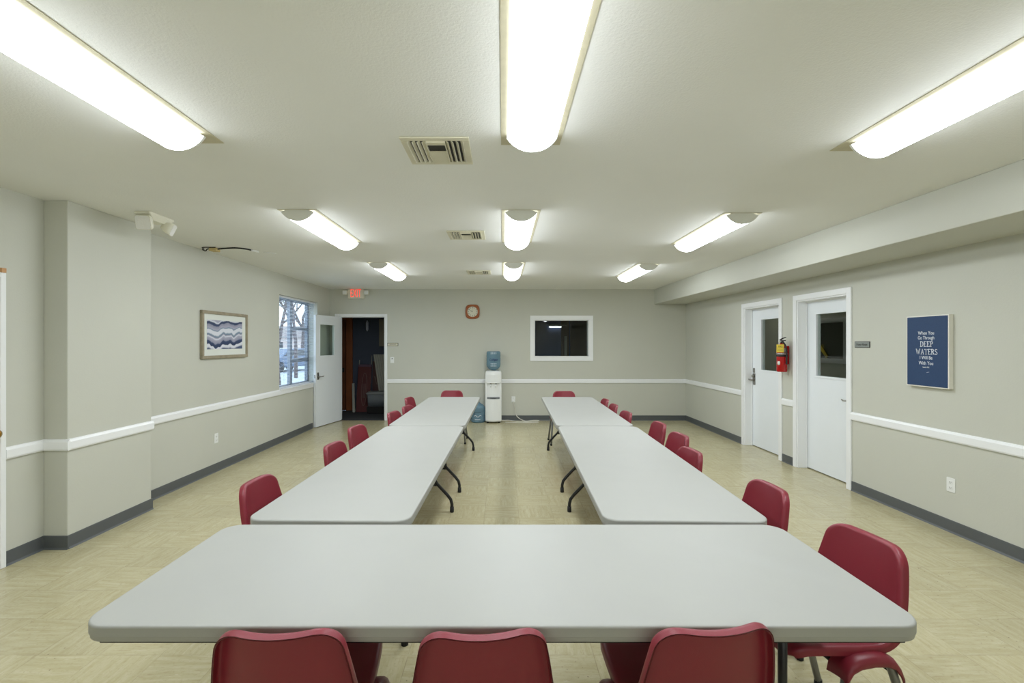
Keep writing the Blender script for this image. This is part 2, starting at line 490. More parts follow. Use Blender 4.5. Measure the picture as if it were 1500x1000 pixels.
def leftsegs(t): return [('x', XL, 1, DL[1]+0.035, PY0), ('y', PY0, -1, XL, PX+t), ('x', PX, 1, PY0, PY1+0.01), ('x', XL, 1, PY1, 8.50)]
rail('trim_1', leftsegs(RT)); basebd('baseboard_left', leftsegs(0.008))
right = [('x', XR, -1, YF, D2[0]-CW), ('x', XR, -1, D2[1]+CW, D1[0]-CW), ('x', XR, -1, D1[1]+CW, YB)]
rail('trim_2', right); basebd('baseboard_right', right)
back = [('y', YB, -1, DB[1]+0.05, XR)]
rail('trim_3', back); basebd('baseboard_back', back)

# casings
def casing_x(name, x, sgn, y0, y1, ztop, w, depth, t=0.018):
    """door lining + architrave in a wall whose plane is x = const; sgn points into the room"""
    mb = MB(); a, b = sorted((x, x+sgn*t))
    mb.box(a, b, y0-w, y0, 0, ztop+w); mb.box(a, b, y1, y1+w, 0, ztop+w); mb.box(a, b, y0, y1, ztop, ztop+w)
    c, d = sorted((x+sgn*0.004, x-sgn*depth))
    mb.box(c, d, y0, y0+0.016, 0, ztop); mb.box(c, d, y1-0.016, y1, 0, ztop); mb.box(c, d, y0+0.016, y1-0.016, ztop-0.016, ztop)
    # stop bead
    e, g = sorted((x-sgn*0.095, x-sgn*0.107))
    mb.box(e, g, y1-0.030, y1-0.016, 0, ztop-0.016); mb.box(e, g, y0+0.016, y0+0.030, 0, ztop-0.016); mb.box(e, g, y0+0.03, y1-0.03, ztop-0.030, ztop-0.016)
    return struct(mb.build(name, M['white'], bevel=0.003))
casing_x('trim_4', XR, -1, D1[0], D1[1], DZ, CW, 0.18)
casing_x('trim_5', XR, -1, D2[0], D2[1], DZ, CW, 0.18)
casing_x('trim_6', XL, 1, DL[0], DL[1], 1.985, 0.035, 0.15)
mb = MB()
mb.box(DB[0]-0.075, DB[0], YB-0.018, YB, 0, DBZ+0.05); mb.box(DB[1], DB[1]+0.05, YB-0.018, YB, 0, DBZ+0.05); mb.box(DB[0], DB[1], YB-0.018, YB, DBZ, DBZ+0.05)
mb.box(DB[0], DB[0]+0.014, YB-0.004, YB+0.15, 0, DBZ); mb.box(DB[1]-0.014, DB[1], YB-0.004, YB+0.15, 0, DBZ); mb.box(DB[0]+0.014, DB[1]-0.014, YB-0.004, YB+0.15, DBZ-0.014, DBZ)
struct(mb.build('trim_7', M['white'], bevel=0.003))

# ------------------------------------------------------------------ doors (leaf in local frame: x right, -y towards the viewer)
def leaf(name, w, h, win, loc, rotz, t=0.045, mirror_bead=True, gmat='dglass'):
    r = MB(); x0, x1, z0, z1 = win
    panel(r, 'y', 0, t, 0, w, 0.012, h, [win])
    o = r.build(name, M['door'], loc=loc, rotz=rotz); clean(o); struct(o)
    g = MB(); g.box(x0, x1, t*0.45, t*0.55, z0, z1); g.build('door_glass', M[gmat], o)
    b = MB(); k = 0.022
    for y0, y1 in ((-0.006, 0.014), (t-0.014, t+0.006)):
        b.box(x0-k, x1+k, y0, y1, z1-0.004, z1+k); b.box(x0-k, x1+k, y0, y1, z0-k, z0+0.004)
        b.box(x0-k, x0+0.004, y0, y1, z0+0.004, z1-0.004); b.box(x1-0.004, x1+k, y0, y1, z0+0.004, z1-0.004)
    b.build('glazing_bead', M['door'], o, bevel=0.002)
    return o
# door_1: far door on the right wall; door_2: nearer one
d1 = leaf('door_1', 0.868, 2.042, (0.245, 0.735, 1.145, 1.880), (XR+0.11, D1[1]-0.016, 0), -PI/2)
d2 = leaf('door_2', 0.818, 2.042, (0.172, 0.705, 1.145, 1.885), (XR+0.11, D2[1]-0.016, 0), -PI/2)
# door_3: back-left door standing open against the left wall
th3 = math.atan2(0.84, 0.18)
d3 = leaf('door_3', 0.855, 2.05, (0.125, 0.615, 1.300, 1.882), (-3.375, 8.52, 0), th3, gmat='glass')
def lever(parent, x, z, plate_h, plate_w, dirx, length=0.10, bolt=False):
    p = MB(); p.prism(rrect(plate_w, plate_h, 0.006, cx=x, cy=z), -0.008, 0, 'y'); h = p.build('lock_plate', M['chrome'], parent, bevel=0.002)
    l = MB(); l.lathe([(0.014,0),(0.014,-0.035),(0.009,-0.045)], (x,-0.008,z-0.01), 16, 'y')
    l.tube([(x,-0.05,z-0.01),(x+dirx*0.02,-0.058,z-0.01),(x+dirx*length*0.7,-0.06,z-0.012),(x+dirx*length,-0.056,z-0.004)], 0.008, 10)
    l.build('lever', M['chrome'], h)
    return h
h1 = lever(d1, 0.055, 1.00, 0.17, 0.058, -1, 0.055)
q = MB(); q.lathe([(0.02,0),(0.02,-0.02),(0.014,-0.026)], (0.05,-0.008,1.045), 16, 'y'); q.build('lock_cylinder', M['chrome'], h1)
q = MB(); q.prism(rrect(0.032, 0.07, 0.01, cx=0.058, cy=1.13), -0.016, 0, 'y'); q.build('dead_bolt', M['chrome'], d1, bevel=0.003)
h2 = lever(d2, 0.755, 0.925, 0.055, 0.055, -1, 0.085)
h3 = lever(d3, 0.062, 0.935, 0.13, 0.05, 1, 0.10)
q = MB(); q.box(-0.006, 0.0, 0.012, 0.034, 0.90, 0.96); q.build('latch', M['chrome'], d3)
# door_4: white door at the far left edge, in the left wall near the camera
r4 = MB(); r4.box(0, 0.826, 0, 0.045, 0.012, 1.967); d4 = struct(r4.build('door_4', M['door'], loc=(XL-0.03, DL[0]+0.016, 0), rotz=PI/2))
q = MB(); q.lathe([(0.032,0.0),(0.032,-0.006),(0.013,-0.012),(0.012,-0.045),(0.026,-0.060),(0.032,-0.078),(0.027,-0.096),(0.010,-0.106),(0.0,-0.107)], (0.782,0,0.93), 20, 'y'); q.build('door_knob', M['brass'], d4)
q = MB(); q.box(XL, XL+0.02, DL[1]+0.004, DL[1]+0.034, 2.0215, 2.052); q2 = q.build('trim_8', mat('bare_pine', rgb(196,150,104), 0.6)); struct(q2)

# ------------------------------------------------------------------ observation window in the back wall
mb = MB(); x0, x1, z0, z1 = OW; k = 0.085
mb.box(x0-k, x1+k, YB-0.018, YB, z1, z1+k); mb.box(x0-k, x1+k, YB-0.022, YB, z0-k, z0)
mb.box(x0-k, x0, YB-0.018, YB, z0, z1); mb.box(x1, x1+k, YB-0.018, YB, z0, z1)
for a, b, c, d in ((x0,x0+0.012,z0,z1),(x1-0.012,x1,z0,z1),(x0,x1,z0,z0+0.012),(x0,x1,z1-0.012,z1)):
    mb.box(a, b, YB-0.002, YB+0.15, c, d)
w2 = struct(mb.build('window_2', M['white'], bevel=0.003))
q = MB(); q.box(x0+0.012, x1-0.012, YB+0.05, YB+0.058, z0+0.012, z1-0.012); q.build('glass_pane', M['dglass'], w2)
# dark room behind it
Y2 = YB+0.15
mb = MB(); mb.box(-0.6, 3.0, Y2+1.9, Y2+2.0, 0, H); mb.box(-0.7, -0.6, Y2, Y2+2.0, 0, H); mb.box(3.0, 3.1, Y2, Y2+2.0, 0, H); mb.box(-0.6, 3.0, Y2, Y2+1.9, -0.1, 0); mb.box(-0.6, 3.0, Y2, Y2+1.9, H, H+0.1)
struct(mb.build('wall_booth', mat('booth_blue', rgb(92,108,148), 0.8)))
mb = MB(); mb.box(1.60, 2.3, Y2+1.5, Y2+1.62, 0, H-0.35); mb.box(1.42, 1.60, Y2+1.84, Y2+1.9, 0, 2.3)
struct(mb.build('wall_booth_return', M['dbrown']))
t = thing('tube_lamp', 'thin lit tube lamp inside the dark room behind the observation window', 'lamp', (1.33, Y2+1.86, 1.925))
q = MB(); q.box(-0.22, 0.22, -0.02, 0.04, 0.02, 0.05); q.build('lamp_housing', M['lampw'], t)
q = MB(); q.tube([(-0.2,0,0),(0.2,0,0)], 0.014, 10); q.build('lamp_tube', M['ltube'], t)
o = MB().box(1.475, 1.54, Y2+1.70, Y2+1.76, 0, 1.70).build('white_post', M['pale'], bevel=0.004); tag(o, 'pale upright post seen dimly through the observation window', 'post')

# ------------------------------------------------------------------ left window, blind and the outdoors
y0, y1, z0, z1 = WIN
mb = MB(); X0 = XL-0.20; f = 0.045
for a, b, c, d in ((y0,y0+f,z0,z1),(y1-f,y1,z0,z1),(y0,y1,z0,z0+f),(y0,y1,z1-f,z1),(7.98,8.06,z0,z1),(8.06,y1,1.76,1.81),(8.06,y1,1.20,1.27)):
    mb.box(X0-0.02, X0+0.035, a, b, c, d)
w1 = struct(mb.build('window_1', M['alum'], bevel=0.004))
q = MB(); q.box(X0, X0+0.006, y0+f, 7.98, z0+f, z1-f); q.box(X0, X0+0.006, 8.06, y1-f, z0+f, 1.20); q.box(X0, X0+0.006, 8.06, y1-f, 1.27, 1.76); q.box(X0, X0+0.006, 8.06, y1-f, 1.81, z1-f)
q.build('glass_pane', M['glass'], w1)
q = MB(); q.box(XL-0.165, XL+0.03, y0, 8.50, z0, z0+0.022); q.build('window_sill', M['white'], w1, bevel=0.003)
bl = thing('window_blind', 'white horizontal slat blind hanging in the left wall window', 'blind', (XL-0.055, (y0+y1)/2, z0+0.022))
hw = (y1-y0)/2 - 0.012; hh = z1-z0-0.022
q = MB(); q.box(-0.022, 0.022, -hw, hw, hh-0.032, hh-0.002); q.build('head_rail', M['blind'], bl, bevel=0.003)
q = MB(); ns = 62; z = 0.03; pitch = (hh-0.06)/ns
for i in range(ns):
    zz = 0.032 + pitch*i; c = math.cos(math.radians(10)); s_ = math.sin(math.radians(10)); wd = 0.0115
    n0 = len(q.v); prof = []
    for k in range(4):
        a = -1 + 2*k/3; xx = -a*wd*c; zc = zz - a*wd*s_ + 0.0022*(1-a*a)
        prof.append((xx, zc))
    v = [(p[0], -hw+0.01, p[1]) for p in prof] + [(p[0], hw-0.01, p[1]) for p in prof]
    q.add(v, [(k, k+1, 5+k, 4+k) for k in range(3)], True)
q.build('slats', M['blind'], bl, solid=0.0007)
q = MB(); q.box(-0.014, 0.014, -hw, hw, 0.004, 0.022); q.build('bottom_rail', M['blind'], bl, bevel=0.003)
for yy in (-0.5, 0.0, 0.5):
    q = MB(); q.tube([(0.013, yy, 0.02), (0.013, yy, hh-0.03)], 0.0012, 6); q.build('ladder_cord', M['cord'], bl)
q = MB(); q.tube([(0.026, -hw+0.08, hh-0.02), (0.03, -hw+0.08, hh-0.9)], 0.004, 8); q.build('tilt_wand', M['glass'], bl)

mb = MB(); mb.box(-60, XL-0.3, -10, 80, -0.4, -0.2); tag(mb.build('pavement', M['asphalt']), 'pale grey pavement outside the left window', 'ground', kind='structure')
def tree(label, x, y, h, r, seed, leaves=250):
    rnd = random.Random(seed)
    t = thing('bare_tree', label, 'tree', (x, y, -0.2))
    mb = MB(); tips = []
    def grow(p, d, ln, rad, lv):
        pts = [p]; q = Vector(p); dd = d.copy()
        for i in range(4):
            dd = (dd + Vector((rnd.uniform(-.16,.16), rnd.uniform(-.16,.16), rnd.uniform(-.05,.12)))).normalized()
            q = q + dd*ln/4; pts.append(q.copy())
        mb.tube(pts, [rad*(1-0.1*i) for i in range(5)], 6 if lv > 1 else 8, cap=False)
        if lv >= 5: tips.append(q); return
        for _ in range(3 if lv < 4 else 2):
            nd = (dd + Vector((rnd.uniform(-.8,.8), rnd.uniform(-.8,.8), rnd.uniform(-.2,.55)))).normalized()
            grow(pts[rnd.choice((2,3,4))], nd, ln*rnd.uniform(.6,.85), rad*.58, lv+1)
    grow(Vector((0,0,0)), Vector((0,0,1)), h*0.4, r, 0)
    mb.build('trunk', M['bark'], t)
    lf = MB()
    for i in range(leaves):
        p = rnd.choice(tips) + Vector((rnd.gauss(0,.25), rnd.gauss(0,.25), rnd.gauss(0,.25)))
        a = Vector((rnd.gauss(0,1), rnd.gauss(0,1), rnd.gauss(0,1))).normalized()*0.06; b = a.cross(Vector((rnd.gauss(0,1),rnd.gauss(0,1),rnd.gauss(0,1)))).normalized()*0.035
        lf.add([p-a, p+b, p+a, p-b], [(0,1,2,3)])
    o = lf.build('leaves', M['leaf'], t); o['kind'] = 'stuff'
    return t
tree('bare tree with dark trunk outside, leftmost through the blind', -7.75, 16.3, 7.5, 0.12, 3)
tree('bare branching tree outside, seen through the middle of the window', -10.3, 23.5, 9.5, 0.10, 11)
tree('distant bare tree outside between the window mullion and the dark brick corner', -18.0, 42.0, 10.0, 0.2, 23)
bg = thing('neighbouring_house', 'pale low house in the distance outside the window', 'house', (-20.5, 44, -0.2))
q = MB(); q.box(-5, 5, 0, 6, 0, 2.3); q.build('house_wall', M['stucco'], bg)
q = MB(); q.prism([(-0.4,2.3),(6.4,2.3),(3,3.4)], -5.4, 5.4, 'x'); q.build('roof', M['roofm'], bg)
for wx in (-3.2, -0.6, 2.8):
    q = MB(); q.box(wx-0.6, wx+0.6, -0.03, 0.02, 0.8, 1.8); q.build('house_window', M['cglass'], bg)
ca = thing('parked_car', 'blue grey car parked outside beyond the trees', 'car', (-13.4, 29, -0.2), math.radians(75))
q = MB(); q.loft([[(x*sx_, y, z) for x, y in ((-0.85,0),(0.85,0))] for z in (0,)] , cap=False) if False else None
body = [(-2.1,0.3),(-2.15,0.6),(-1.95,0.85),(-1.25,0.92),(-0.65,1.38),(0.75,1.40),(1.45,0.95),(2.1,0.85),(2.2,0.55),(2.1,0.3)]
q = MB(); q.prism(body, -0.85, 0.85, 'y'); q.build('car_body', M['carp'], ca, bevel=0.06, seg=3)
q = MB(); q.prism([(-1.1,0.95),(-0.62,1.31),(0.70,1.33),(1.25,0.97)], -0.862, 0.862, 'y'); q.build('car_window', M['cglass'], ca)
for wx in (-1.35, 1.35):
    for wy in (-0.75, 0.75):
        q = MB(); q.lathe([(0.1,-0.1),(0.32,-0.1),(0.33,0),(0.32,0.1),(0.1,0.1)], (wx,wy,0.33), 20, 'y'); q.build('wheel', M['rubber'], ca)

# ------------------------------------------------------------------ store room beyond the open back door
Y3 = YB + 0.15; YW = 10.78; XS = -3.88
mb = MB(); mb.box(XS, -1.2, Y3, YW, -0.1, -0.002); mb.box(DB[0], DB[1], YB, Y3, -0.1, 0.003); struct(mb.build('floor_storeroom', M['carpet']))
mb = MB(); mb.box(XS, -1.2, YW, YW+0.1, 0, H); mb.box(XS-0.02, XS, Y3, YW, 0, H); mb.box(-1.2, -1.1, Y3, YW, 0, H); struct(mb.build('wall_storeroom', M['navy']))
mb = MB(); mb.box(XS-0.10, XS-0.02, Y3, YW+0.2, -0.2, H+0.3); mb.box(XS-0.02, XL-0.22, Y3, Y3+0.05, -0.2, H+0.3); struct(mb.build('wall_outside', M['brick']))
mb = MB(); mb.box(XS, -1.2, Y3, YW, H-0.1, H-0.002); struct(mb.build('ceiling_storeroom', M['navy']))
t = thing('wooden_door', 'brown wooden door with orange wood frame inside the dark store room', 'door', (-4.05, YW, 0))
q = MB(); q.box(0.185, 0.47, -0.045, -0.005, 0.01, 2.06); q.build('door_leaf', M['wood2'], t)
for a, b, c, d in ((0.49,0.63,0,2.14),(0.185,0.49,2.07,2.14)):
    q = MB(); q.box(a, b, -0.06, 0, c, d); q.build('door_frame', M['wood'], t, bevel=0.004)
q = MB(); q.prism(rrect(0.05,0.1,0.008,cx=0.42,cy=0.92), -0.056, -0.04, 'y'); q.tube([(0.42,-0.06,0.92),(0.42,-0.09,0.92),(0.33,-0.095,0.92)], 0.01, 10); q.build('door_handle', M['dark'], t)
o = MB(); o.add([(0,0,0),(0.05,0,0),(0.05,0.03,0),(0,0.03,0),(-0.09,0.24,0.62),(-0.04,0.24,0.62),(-0.04,0.27,0.62),(-0.09,0.27,0.62)], [(0,1,2,3),(4,5,6,7),(0,1,5,4),(1,2,6,5),(2,3,7,6),(3,0,4,7)])
o = o.build('leaning_board', M['pale'], loc=(-3.33, 10.47, 0)); tag(o, 'narrow pale strip board leaning beside the wooden door in the store room', 'board')
# maroon boards
def leaning_panel(name, m_, w, h, lean, th, loc, rotz, label, cat):
    t = thing(name, label, cat, loc, rotz)
    q = MB(); y1_ = lean; tz = h
    q.add([(0,0,0),(w,0,0),(w,th,0),(0,th,0),(0,y1_,tz),(w,y1_,tz),(w,y1_+th,tz),(0,y1_+th,tz)], [(0,3,2,1),(4,5,6,7),(0,1,5,4),(1,2,6,5),(2,3,7,6),(3,0,4,7)])
    q.build('panel', m_, t, bevel=0.003)
    return t
t = leaning_panel('chalk_board', M['maroon'], 0.30, 1.05, 0.20, 0.02, (-3.27, 10.50, 0), 0, 'maroon board with a chalk oval drawn on it leaning in the store room', 'board')
q = MB(); pts = []
for k in range(33):
    a = 2*PI*k/32; zz = 0.50+0.36*math.sin(a); pts.append((0.16+0.06*math.cos(a), zz*0.20/1.05-0.002, zz))
q.tube(pts, 0.003, 5)
for j in range(4):
    q.tube([(0.13+0.02*j, zz*0.20/1.05-0.002, zz) for zz in [0.3+0.04*k for k in range(9)]], 0.002, 5)
q.build('chalk_oval', M['chalk'], t)
q = MB(); q.add([(0,0.1905,1.0),(0.30,0.1905,1.0),(0.30,0.2,1.05),(0,0.2,1.05),(0,0.187,1.0),(0.30,0.187,1.0),(0.30,0.1965,1.05),(0,0.1965,1.05)], [(0,1,2,3),(4,5,6,7),(0,1,5,4),(1,2,6,5),(2,3,7,6),(3,0,4,7)]); q.build('top_band', mat('mauve_band', rgb(98,76,96), 0.7), t)
t = leaning_panel('lettered_board', mat('dark_maroon_board', rgb(66,34,34), 0.6), 0.26, 1.12, 0.07, 0.02, (-2.955, 10.665, 0), 0, 'darker maroon board with a chalk letter W leaning behind the first', 'board')
q = MB(); q.tube([(x_, zz*0.07/1.12-0.002, zz) for x_, zz in ((0.05,0.78),(0.09,0.60),(0.12,0.72),(0.15,0.60),(0.19,0.78))], 0.004, 5); q.build('chalk_letter', M['chalk'], t)
t = thing('folded_shelf_panel', 'pale ribbed panel leaning on the store room wall behind the bin', 'panel', (-2.92, 10.585, 0))
BX = [(0,3,2,1),(4,5,6,7),(0,1,5,4),(1,2,6,5),(2,3,7,6),(3,0,4,7)]
q = MB()
for j in range(5):
    x_ = 0.05*j; q.add([(0.21+x_,0,0),(0.25+x_,0,0),(0.25+x_,0.02,0),(0.21+x_,0.02,0),(x_,0.075,1.28),(x_+0.04,0.075,1.28),(x_+0.04,0.095,1.28),(x_,0.095,1.28)], BX)
q.build('ribs', M['pale'], t)
q = MB(); q.add([(0.21,0.02,0),(0.45,0.02,0),(0.45,0.03,0),(0.21,0.03,0),(0,0.095,1.28),(0.24,0.095,1.28),(0.24,0.105,1.28),(0,0.105,1.28)], BX); q.build('backing', M['grey'], t)
t = thing('storage_crate', 'black low crate on the store room carpet under the grey bin', 'crate', (-2.74, 10.40, 0))
q = MB(); q.box(-0.22, 0.22, -0.14, 0.14, 0, 0.15); q.build('crate_body', M['rubber'], t, bevel=0.01)
t = thing('storage_bin', 'grey plastic storage bin with lid standing on a black crate', 'bin', (-2.74, 10.40, 0.152))
q = MB(); q.loft([[(x,y,z) for x,y in rrect(w,d,0.03)] for w,d,z in ((0.40,0.26,0),(0.43,0.29,0.27))]); q.build('bin_body', M['bin'], t)
q = MB(); q.prism(rrect(0.47,0.32,0.03), 0.27, 0.30); q.prism(rrect(0.42,0.27,0.03), 0.30, 0.318); q.build('lid', M['grey'], t, bevel=0.005)
o = MB().tube([(-3.30,10.60,0),(-3.26,10.75,1.15)], 0.010, 8).build('broom_handle', M['pale']); tag(o, 'thin pale broom handle standing left of the maroon board', 'handle')
o = MB().tube([(-2.995,10.62,0),(-2.985,10.765,1.25)], 0.010, 8).build('broom_handle', M['pale']); tag(o, 'thin pale broom handle standing right of the chalk oval board', 'handle')
t = thing('wall_sconce', 'small pale hexagonal wall sconce high on the store room wall', 'sconce', (-3.08, YW, 1.93))
q = MB(); q.lathe([(0.004,-0.13),(0.030,-0.09),(0.034,0.0),(0.034,0.07),(0.012,0.12)], (0,-0.05,0), 6, 'z', False); q.build('shade', mat('frosted_shade', rgb(206,212,236), 0.3), t)
q = MB(); q.box(-0.02,0.02,-0.03,0,-0.04,0.04); q.build('bracket', M['dark'], t)
t = thing('wall_cabinet', 'drab beige wall cabinet at upper right of the store room', 'cabinet', (-2.64, YW, 1.46))
q = MB(); q.box(-0.16,0.22,-0.10,0,0,0.62); q.build('cabinet_body', mat('drab_beige', rgb(120,114,96), 0.6), t, bevel=0.004)
q = MB(); q.box(-0.15,0.21,-0.112,-0.101,0.01,0.61); q.build('cabinet_door', mat('drab_beige_door', rgb(126,120,102), 0.6), t, bevel=0.003)

# ------------------------------------------------------------------ corridor behind the right-hand doors
XC = XR+0.18
mb = MB(); mb.box(XC+1.35, XC+1.45, 4.3, 10.5, 0, H); mb.box(XC, XC+1.35, 4.2, 4.3, 0, H); mb.box(XC, XC+1.35, 10.5, 10.6, 0, H); mb.box(XC, XC+1.35, YB+0.15, 10.5, 0, 0.01); mb.box(XC-0.18, XC, YB+0.15, 10.5, 0, H)
struct(mb.build('wall_corridor', M['grwall']))
mb = MB(); mb.box(XC, XC+1.35, 4.3, 10.5, -0.1, 0); struct(mb.build('floor_corridor', M['carpet']))
mb = MB(); mb.box(XC, XC+1.35, 4.3, 10.5, H-0.1, H); struct(mb.build('ceiling_corridor', M['grwall']))
xw = XC+1.35
mb = MB(); ya, yb, za, zb, k = 7.05, 7.72, 1.22, 1.93, 0.075
for a, b, c, d in ((ya,ya+k,za,zb),(yb-k,yb,za,zb),(ya+k,yb-k,za,za+k),(ya+k,yb-k,zb-k,zb)):
    mb.box(xw-0.03, xw, a, b, c, d)
w3 = struct(mb.build('window_3', M['white'], bevel=0.004))
q = MB(); q.box(xw-0.012, xw-0.001, ya+k, yb-k, za+k, zb-k); q.build('glass_pane', mat('dark_pane', rgb(104,108,98), 0.2), w3)
q = MB(); q.bar((xw-0.04, 7.66, 1.52), (xw-0.04, 7.46, 1.32), 0.012, 0.05)
tag(q.build('yellow_ribbon', M['yellow']), 'yellow ribbon seen through the glass of the nearer right door', 'ribbon')

la = bpy.data.lights.new('corridor_fill', 'AREA'); la.energy = 1.8; la.size = 0.4; la.color = (1.0,0.96,0.86)  # added area light, brightens the corridor seen through the door glass
lo = bpy.data.objects.new('corridor_fill', la); COL.objects.link(lo); lo.location = (XC+0.7, 8.6, H-0.12)
# ------------------------------------------------------------------ ceiling lights
def make_light(label, loc, L, extra):
    t = thing('ceiling_light', label, 'ceiling light', loc, 0, None)
    W = 0.127
    q = MB(); q.box(-0.157, 0.157, -0.005, L+extra, -0.003, -0.0005); q.build('backing_plate', M['patch'], t)
    q = MB(); q.box(-0.085, 0.085, 0.01, L-0.01, -0.022, -0.003); q.build('housing', M['lampw'], t)
    def arc(w, d, z0, n=14):
        R = (w*w+d*d)/(2*d); a = math.asin(w/R)
        return [(R*math.sin(-a+2*a*k/n), z0 - (R*math.cos(-a+2*a*k/n) - (R-d))) for k in range(n+1)]
    q = MB(); prof = arc(W, 0.070, -0.020); n = len(prof)
    v = [(x, 0.012, z) for x, z in prof] + [(x, L-0.012, z) for x, z in prof]
    q.add(v, [(k, k+1, n+k+1, n+k) for k in range(n-1)], True); q.add([(-W,0.012,-0.0195),(W,0.012,-0.0195),(W,L-0.012,-0.0195),(-W,L-0.012,-0.0195)], [(0,1,2,3)])
    q.build('diffuser', M['lamp'], t)
    for a, b in ((0.0, 0.014), (L-0.014, L)):
        q = MB(); pr = arc(W+0.003, 0.073, -0.018); pr = [(-0.085,-0.003),] + pr + [(0.085,-0.003)]
        q.prism(pr, a, b, 'y'); q.build('end_cap', M['cap'], t)
    return t
rows = [(-1.64, 'left'), (0.15, 'middle'), (1.97, 'right')]
lb = {('left',0): 'nearest ceiling light of the left row, cut by the frame',
      ('left',1): 'second ceiling light of the left row, above the wave picture',
      ('left',2): 'farthest ceiling light of the left row, next to the exit sign',
      ('middle',0): 'nearest ceiling light of the middle row, beside the largest vent',
      ('middle',1): 'second ceiling light of the middle row',
      ('middle',2): 'farthest ceiling light of the middle row, beside the smallest looking vent',
      ('right',0): 'nearest ceiling light of the right row, cut by the frame',
      ('right',1): 'second ceiling light of the right row, along the soffit',
      ('right',2): 'farthest ceiling light of the right row, along the soffit'}
ys = {'left': (1.20, 3.76, 6.22), 'middle': (1.22, 3.77, 6.22), 'right': (1.30, 3.86, 6.35)}
for x, nm in rows:
    for i in range(3):
        t = make_light(lb[(nm,i)], (x, ys[nm][i], H), 1.20, 0.11 if i == 0 else 0.02)
        t['group'] = 'ceiling lights in three rows'
    # unseen fixture added behind the camera to fill the near end with light
    t = make_light('added fill light in line with the %s row, unseen behind the camera' % nm, (x, -3.0, H), 1.20, 0.02)
    t['group'] = 'ceiling lights in three rows'

# ------------------------------------------------------------------ ceiling vents
def make_vent(label, y):
    t = thing('ceiling_vent', label, 'vent', (-0.354, y, H), 0, 'ceiling vents')
    q = MB(); a, b = 0.18, 0.142
    q.box(-a,a,-a,-b,-0.010,-0.0005); q.box(-a,a,b,a,-0.010,-0.0005); q.box(-a,-b,-b,b,-0.010,-0.0005); q.box(b,a,-b,b,-0.010,-0.0005)
    q.build('frame', M['vent'], t, bevel=0.003)
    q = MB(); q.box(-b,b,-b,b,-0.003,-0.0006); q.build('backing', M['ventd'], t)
    def slat(x_, dirx):
        s = MB(); w, hgt = 0.015, 0.013
        s.add([(x_,-b,-0.004),(x_+dirx*w,-b,-0.004-hgt),(x_+dirx*w,b,-0.004-hgt),(x_,b,-0.004)], [(0,1,2,3)])
        s.build('slat', M['vent'], t, solid=0.0015)
    for j in range(4):
        slat(-0.055-0.026*j, -1); slat(0.055+0.026*j, 1)
    for x_ in (-0.05, 0.05):
        s = MB(); s.box(x_-0.002, x_+0.002, -b, b, -0.018, -0.003); s.build('divider', M['vent'], t)
    for j in range(9):
        yy = -b+0.012+0.032*j; s = MB(); dr = -1 if j > 4 else 1
        if j in (1,2,3): continue
        s.add([(-0.048,yy,-0.004),(0.048,yy,-0.004),(0.048,yy+0.024,-0.016),(-0.048,yy+0.024,-0.016)], [(0,1,2,3)])
        s.build('slat', M['vent'], t, solid=0.0015)
    s = MB(); s.box(-0.046, 0.046, -b-0.002, -b+0.004, -0.02, -0.008); s.build('damper_lever', M['vent'], t)
    return t
make_vent('nearest and largest looking ceiling vent, left of the nearest middle light', 2.608)
make_vent('middle ceiling vent, left of the second middle light', 4.645)
make_vent('farthest ceiling vent, nearest the back wall', 7.10)

# ------------------------------------------------------------------ folding tables
def make_table(label, loc, rotz):
    """2.44 x 0.76, long axis local x"""
    t = thing('folding_table', label, 'table', loc, rotz, 'white folding tables')
    L, W, T, Z = 2.435, 0.755, 0.046, 0.735
    def ring(ins, z, rc=0.075): return [(x,y,z) for x,y in rrect(L-2*ins, W-2*ins, rc-ins*0.6, 8)]
    q = MB(); q.loft([ring(0.010,Z-T), ring(0.004,Z-T), ring(0.003,Z-T+0.001), ring(0.003,Z-T+0.011), ring(0.0025,Z-T+0.0125), ring(0.0,Z-T+0.014), ring(0.0,Z-T+0.0155), ring(0.0,Z-0.008), ring(0.0,Z-0.006), ring(0.0012,Z-0.0025), ring(0.0035,Z-0.0006), ring(0.006,Z), ring(0.014,Z)])
    o = q.build('tabletop', M['table'], t)
    q = MB(); hx, hy = L/2-0.05, W/2-0.04
    for s in (-1,1): q.box(-hx, hx, s*hy-0.012, s*hy+0.012, Z-T-0.018, Z-T)
    q.build('edge_rail', M['black'], t)
    for s in (-1,1):
        x = s*(L/2-0.275)
        for e in (-1,1):
            q = MB()
            q.tube([(x,e*0.13,Z-T-0.002),(x,e*0.13,0.36),(x,e*0.135,0.30),(x,e*0.16,0.255),(x,e*0.255,0.155),(x,e*0.285,0.115),(x,e*0.295,0.075),(x,e*0.296,0.03)], 0.0145, 10)
            q.prism([(e*0.135,0.30),(e*0.135,0.235),(e*0.185,0.235)], x-0.004, x+0.004, 'x')
            lg = q.build('leg', M['black'], t)
            c = MB(); c.lathe([(0.017,0.0),(0.019,0.006),(0.018,0.05)], (x,e*0.296,0.0), 12); c.build('foot_cap', M['rubber'], lg)
            c = MB(); c.lathe([(0.005,-0.0165),(0.004,-0.0145)], (x, e*0.13, 0.56), 8, 'y'); c.build('rivet', M['chrome'], lg)
        q = MB(); q.tube([(x,-0.14,0.245),(x,0.14,0.245)], 0.011, 8); q.tube([(x,-0.13,0.60),(x,0.13,0.60)], 0.009, 8); q.build('crossbar', M['black'], t)
        q = MB(); q.bar((x,0,0.60), (x-s*0.38,0,Z-T-0.01), 0.022, 0.008); q.build('folding_brace', M['steel'], t)
        q = MB(); q.tube([(x,-0.33,Z-T-0.013),(x,0.33,Z-T-0.013)], 0.012, 8); q.build('hinge_bar', M['black'], t)
    return t
tf = make_table('white folding table across the front, nearest the camera', (0.0, 1.715, 0), 0)
